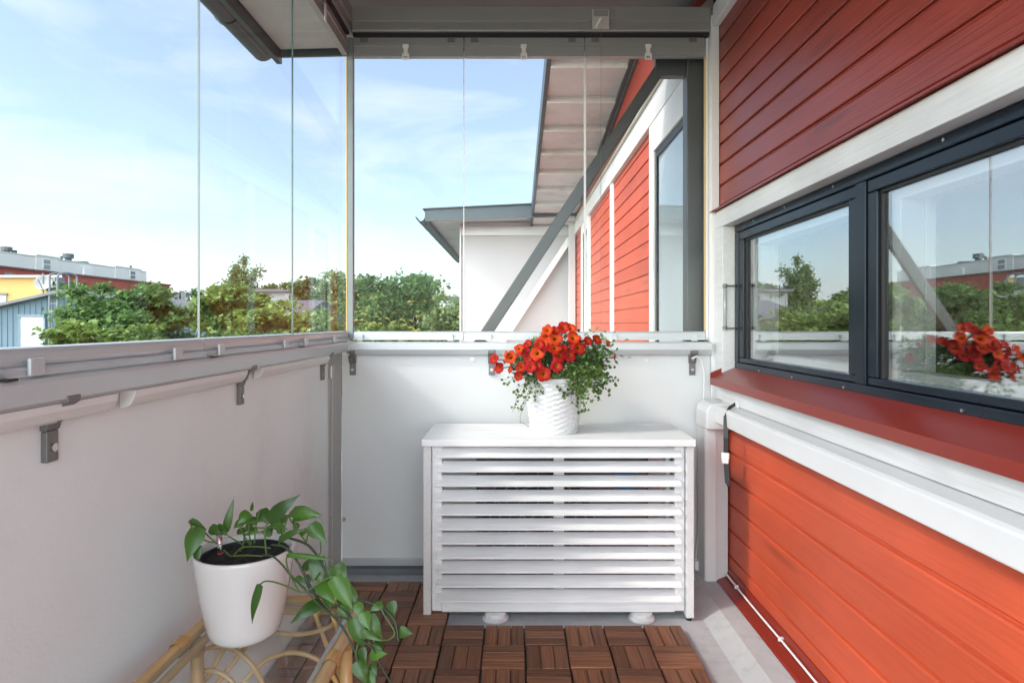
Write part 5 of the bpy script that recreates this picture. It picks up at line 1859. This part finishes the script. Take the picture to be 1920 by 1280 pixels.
ld = thing('ladder', (-15.5, 21.8, GZ), 'grey steel roof ladder with looped handrails on the blue shed', 'ladder')
m = MB()
Yl = 21.75
for px in (93, 108):
    q = P(px, 520, Yl)
    pts = [(q.x, Yl, GZ), (q.x, Yl, zpx(525, Yl))]
    for t_ in np.linspace(0, math.pi, 9):
        pts.append((q.x + 0.13 - 0.13 * math.cos(t_), Yl + 0.6 * (1 - math.cos(t_)) / 2, zpx(518, Yl) + 0.14 * math.sin(t_)))
    pts.append((q.x + 0.26, Yl + 0.6, zpx(545, Yl)))
    m.tube(pts, 0.035, 6)
m.build('rail', mat('grey_ladder_steel', (0.14, 0.15, 0.16), 0.5), ld)
m = MB()
z_ = GZ + 0.3
while z_ < zpx(530, Yl):
    m.tube([P(93, 0, Yl) * 0 + Vector((P(93, 0, Yl).x, Yl, z_)), Vector((P(108, 0, Yl).x, Yl, z_))], 0.018, 5)
    z_ += 0.29
m.build('rungs', mat('grey_ladder_rung', (0.14, 0.15, 0.16), 0.5), ld)

ds = thing('satellite_dish', P(82, 552, 23), 'round pale satellite dish on a pole above the shed roof', 'satellite dish')
c_ = P(80, 529, 23)
ax = Vector((0.25, -1, 0.25)).normalized()
MB().lathe([(0.0, -0.10), (0.12, -0.095), (0.2, -0.075), (0.28, -0.02), (0.285, -0.02), (0.2, -0.085), (0.0, -0.11)], c_, 28, axis=ax).build('dish', mat('dish_grey', (0.33, 0.33, 0.31), 0.5, var=0.1, vscale=2), ds, smooth=True)
m = MB()
pb = P(81, 556, 23.1)
m.tube([pb, P(81, 512, 23.1)], 0.03, 8)
m.tube([c_ - ax * 0.1, P(81, 530, 23.1)], 0.04, 8)
m.tube([c_ + Vector((0, 0, -0.25)), c_ + ax * 0.35], 0.015, 6)
m.build('pole', mat('dish_pole', (0.16, 0.17, 0.18), 0.5), ds)

rb = thing('roof_unit', P(120, 548, 24), 'grey ventilation boxes on the shed roof behind the ladder', 'roof unit')
m = MB()
for x0, x1, y0, y1 in ((95, 108, 527, 546), (119, 136, 536, 549), (98, 104, 519, 527)):
    a, b = P(x0, y1, 24), P(x1, y0, 24)
    m.box(a.x, b.x, 24, 24.5, a.z - 0.3, b.z)
m.build('housing', mat('grey_roof_box', (0.15, 0.17, 0.18), 0.5), rb, bevel=0.02)

# far pieces between the trees
fw = thing('far_hall', (-9, 68, GZ), 'far low white hall between the dark and the pale tree', 'building')
a, b = P(792, 640, 68), P(842, 553, 68)
MB().box(a.x, b.x, 68, 80, GZ, b.z - 0.2).build('wall', mat('far_hall_wall', (0.45, 0.47, 0.47), 0.7), fw)
MB().box(a.x - 0.5, b.x + 0.5, 67.5, 80, b.z - 0.195, b.z + 0.15).build('roof', mat('far_hall_roof', (0.36, 0.38, 0.38), 0.6), fw)
fw = thing('far_house', (-24, 62, GZ), 'far house with dark flat roof edge beside the dark glass joint', 'building')
a, b = P(484, 640, 62), P(548, 544, 62)
MB().box(a.x, b.x, 62.5, 70, GZ, b.z - 0.15).build('wall', mat('far_grey_wall', (0.32, 0.32, 0.31), 0.8), fw)
MB().box(a.x - 0.4, b.x + 0.4, 62, 70, b.z - 0.145, b.z + 0.12).build('roof', mat('far_dark_roof', (0.11, 0.10, 0.10), 0.6), fw)
w_ = MB()
w_.box(P(534, 0, 62.5).x, P(543, 0, 62.5).x, 62.44, 62.499, zpx(562, 62.5), zpx(550, 62.5))
w_.build('window', mat('far_pane', (0.2, 0.22, 0.25), 0.1), fw)
lr = thing('low_roof', (-12, 30, GZ), 'low mauve-grey tiled roof of an outbuilding among the trees', 'building')
a, b = P(508, 594, 33), P(566, 574, 33)
m = MB()
m.add([(a.x - 1, 33, a.z), (b.x, 33, a.z), (b.x - 0.3, 38, b.z + 0.5), (a.x - 0.6, 38, b.z + 0.5), (a.x - 1, 33, a.z - 0.1), (b.x, 33, a.z - 0.1), (b.x - .3, 43, a.z - 0.1), (a.x - .6, 43, a.z - .1)],
      [(0, 1, 2, 3), (0, 4, 5, 1), (1, 5, 6, 2), (2, 6, 7, 3), (3, 7, 4, 0)])
m.build('roof', mat('mauve_grey_tiles', (0.09, 0.078, 0.088), 0.7, var=0.12, vscale=3), lr)
MB().box(a.x - 0.7, b.x - 0.3, 33.3, 42.5, GZ, a.z - 0.101).build('wall', mat('outbuilding_wall', (0.25, 0.10, 0.07), 0.8), lr)
for nm, px, py in (('chimney', 330, 552), ('chimney', 344, 553)):
    a = P(px - 5, 562, 45)
    b = P(px + 5, 547, 45)
ch = thing('roof_unit', P(337, 565, 45), 'pair of dark ventilation boxes among the maples at the left joint', 'roof unit')
m = MB()
for x0, x1 in ((326, 336), (339, 349)):
    a, b = P(x0, 566, 45), P(x1, 548, 45)
    m.box(a.x, b.x, 45, 45.5, a.z - 1.2, b.z)
m.build('housing', mat('dark_roof_box', (0.09, 0.10, 0.12), 0.5), ch, bevel=0.02)
lr2 = thing('low_building', (P(337, 580, 46).x, 46, GZ), 'low building under the dark ventilation boxes among the maples', 'building')
a, b = P(300, 620, 45), P(385, 574, 45)
MB().box(a.x, b.x, 44, 50, GZ, b.z - 0.2).build('wall', mat('low_building_wall', (0.3, 0.28, 0.27), 0.8), lr2)
MB().box(a.x - 0.3, b.x + 0.3, 43.8, 50.2, b.z - 0.195, b.z).build('roof', mat('low_building_roof', (0.16, 0.15, 0.16), 0.7), lr2)
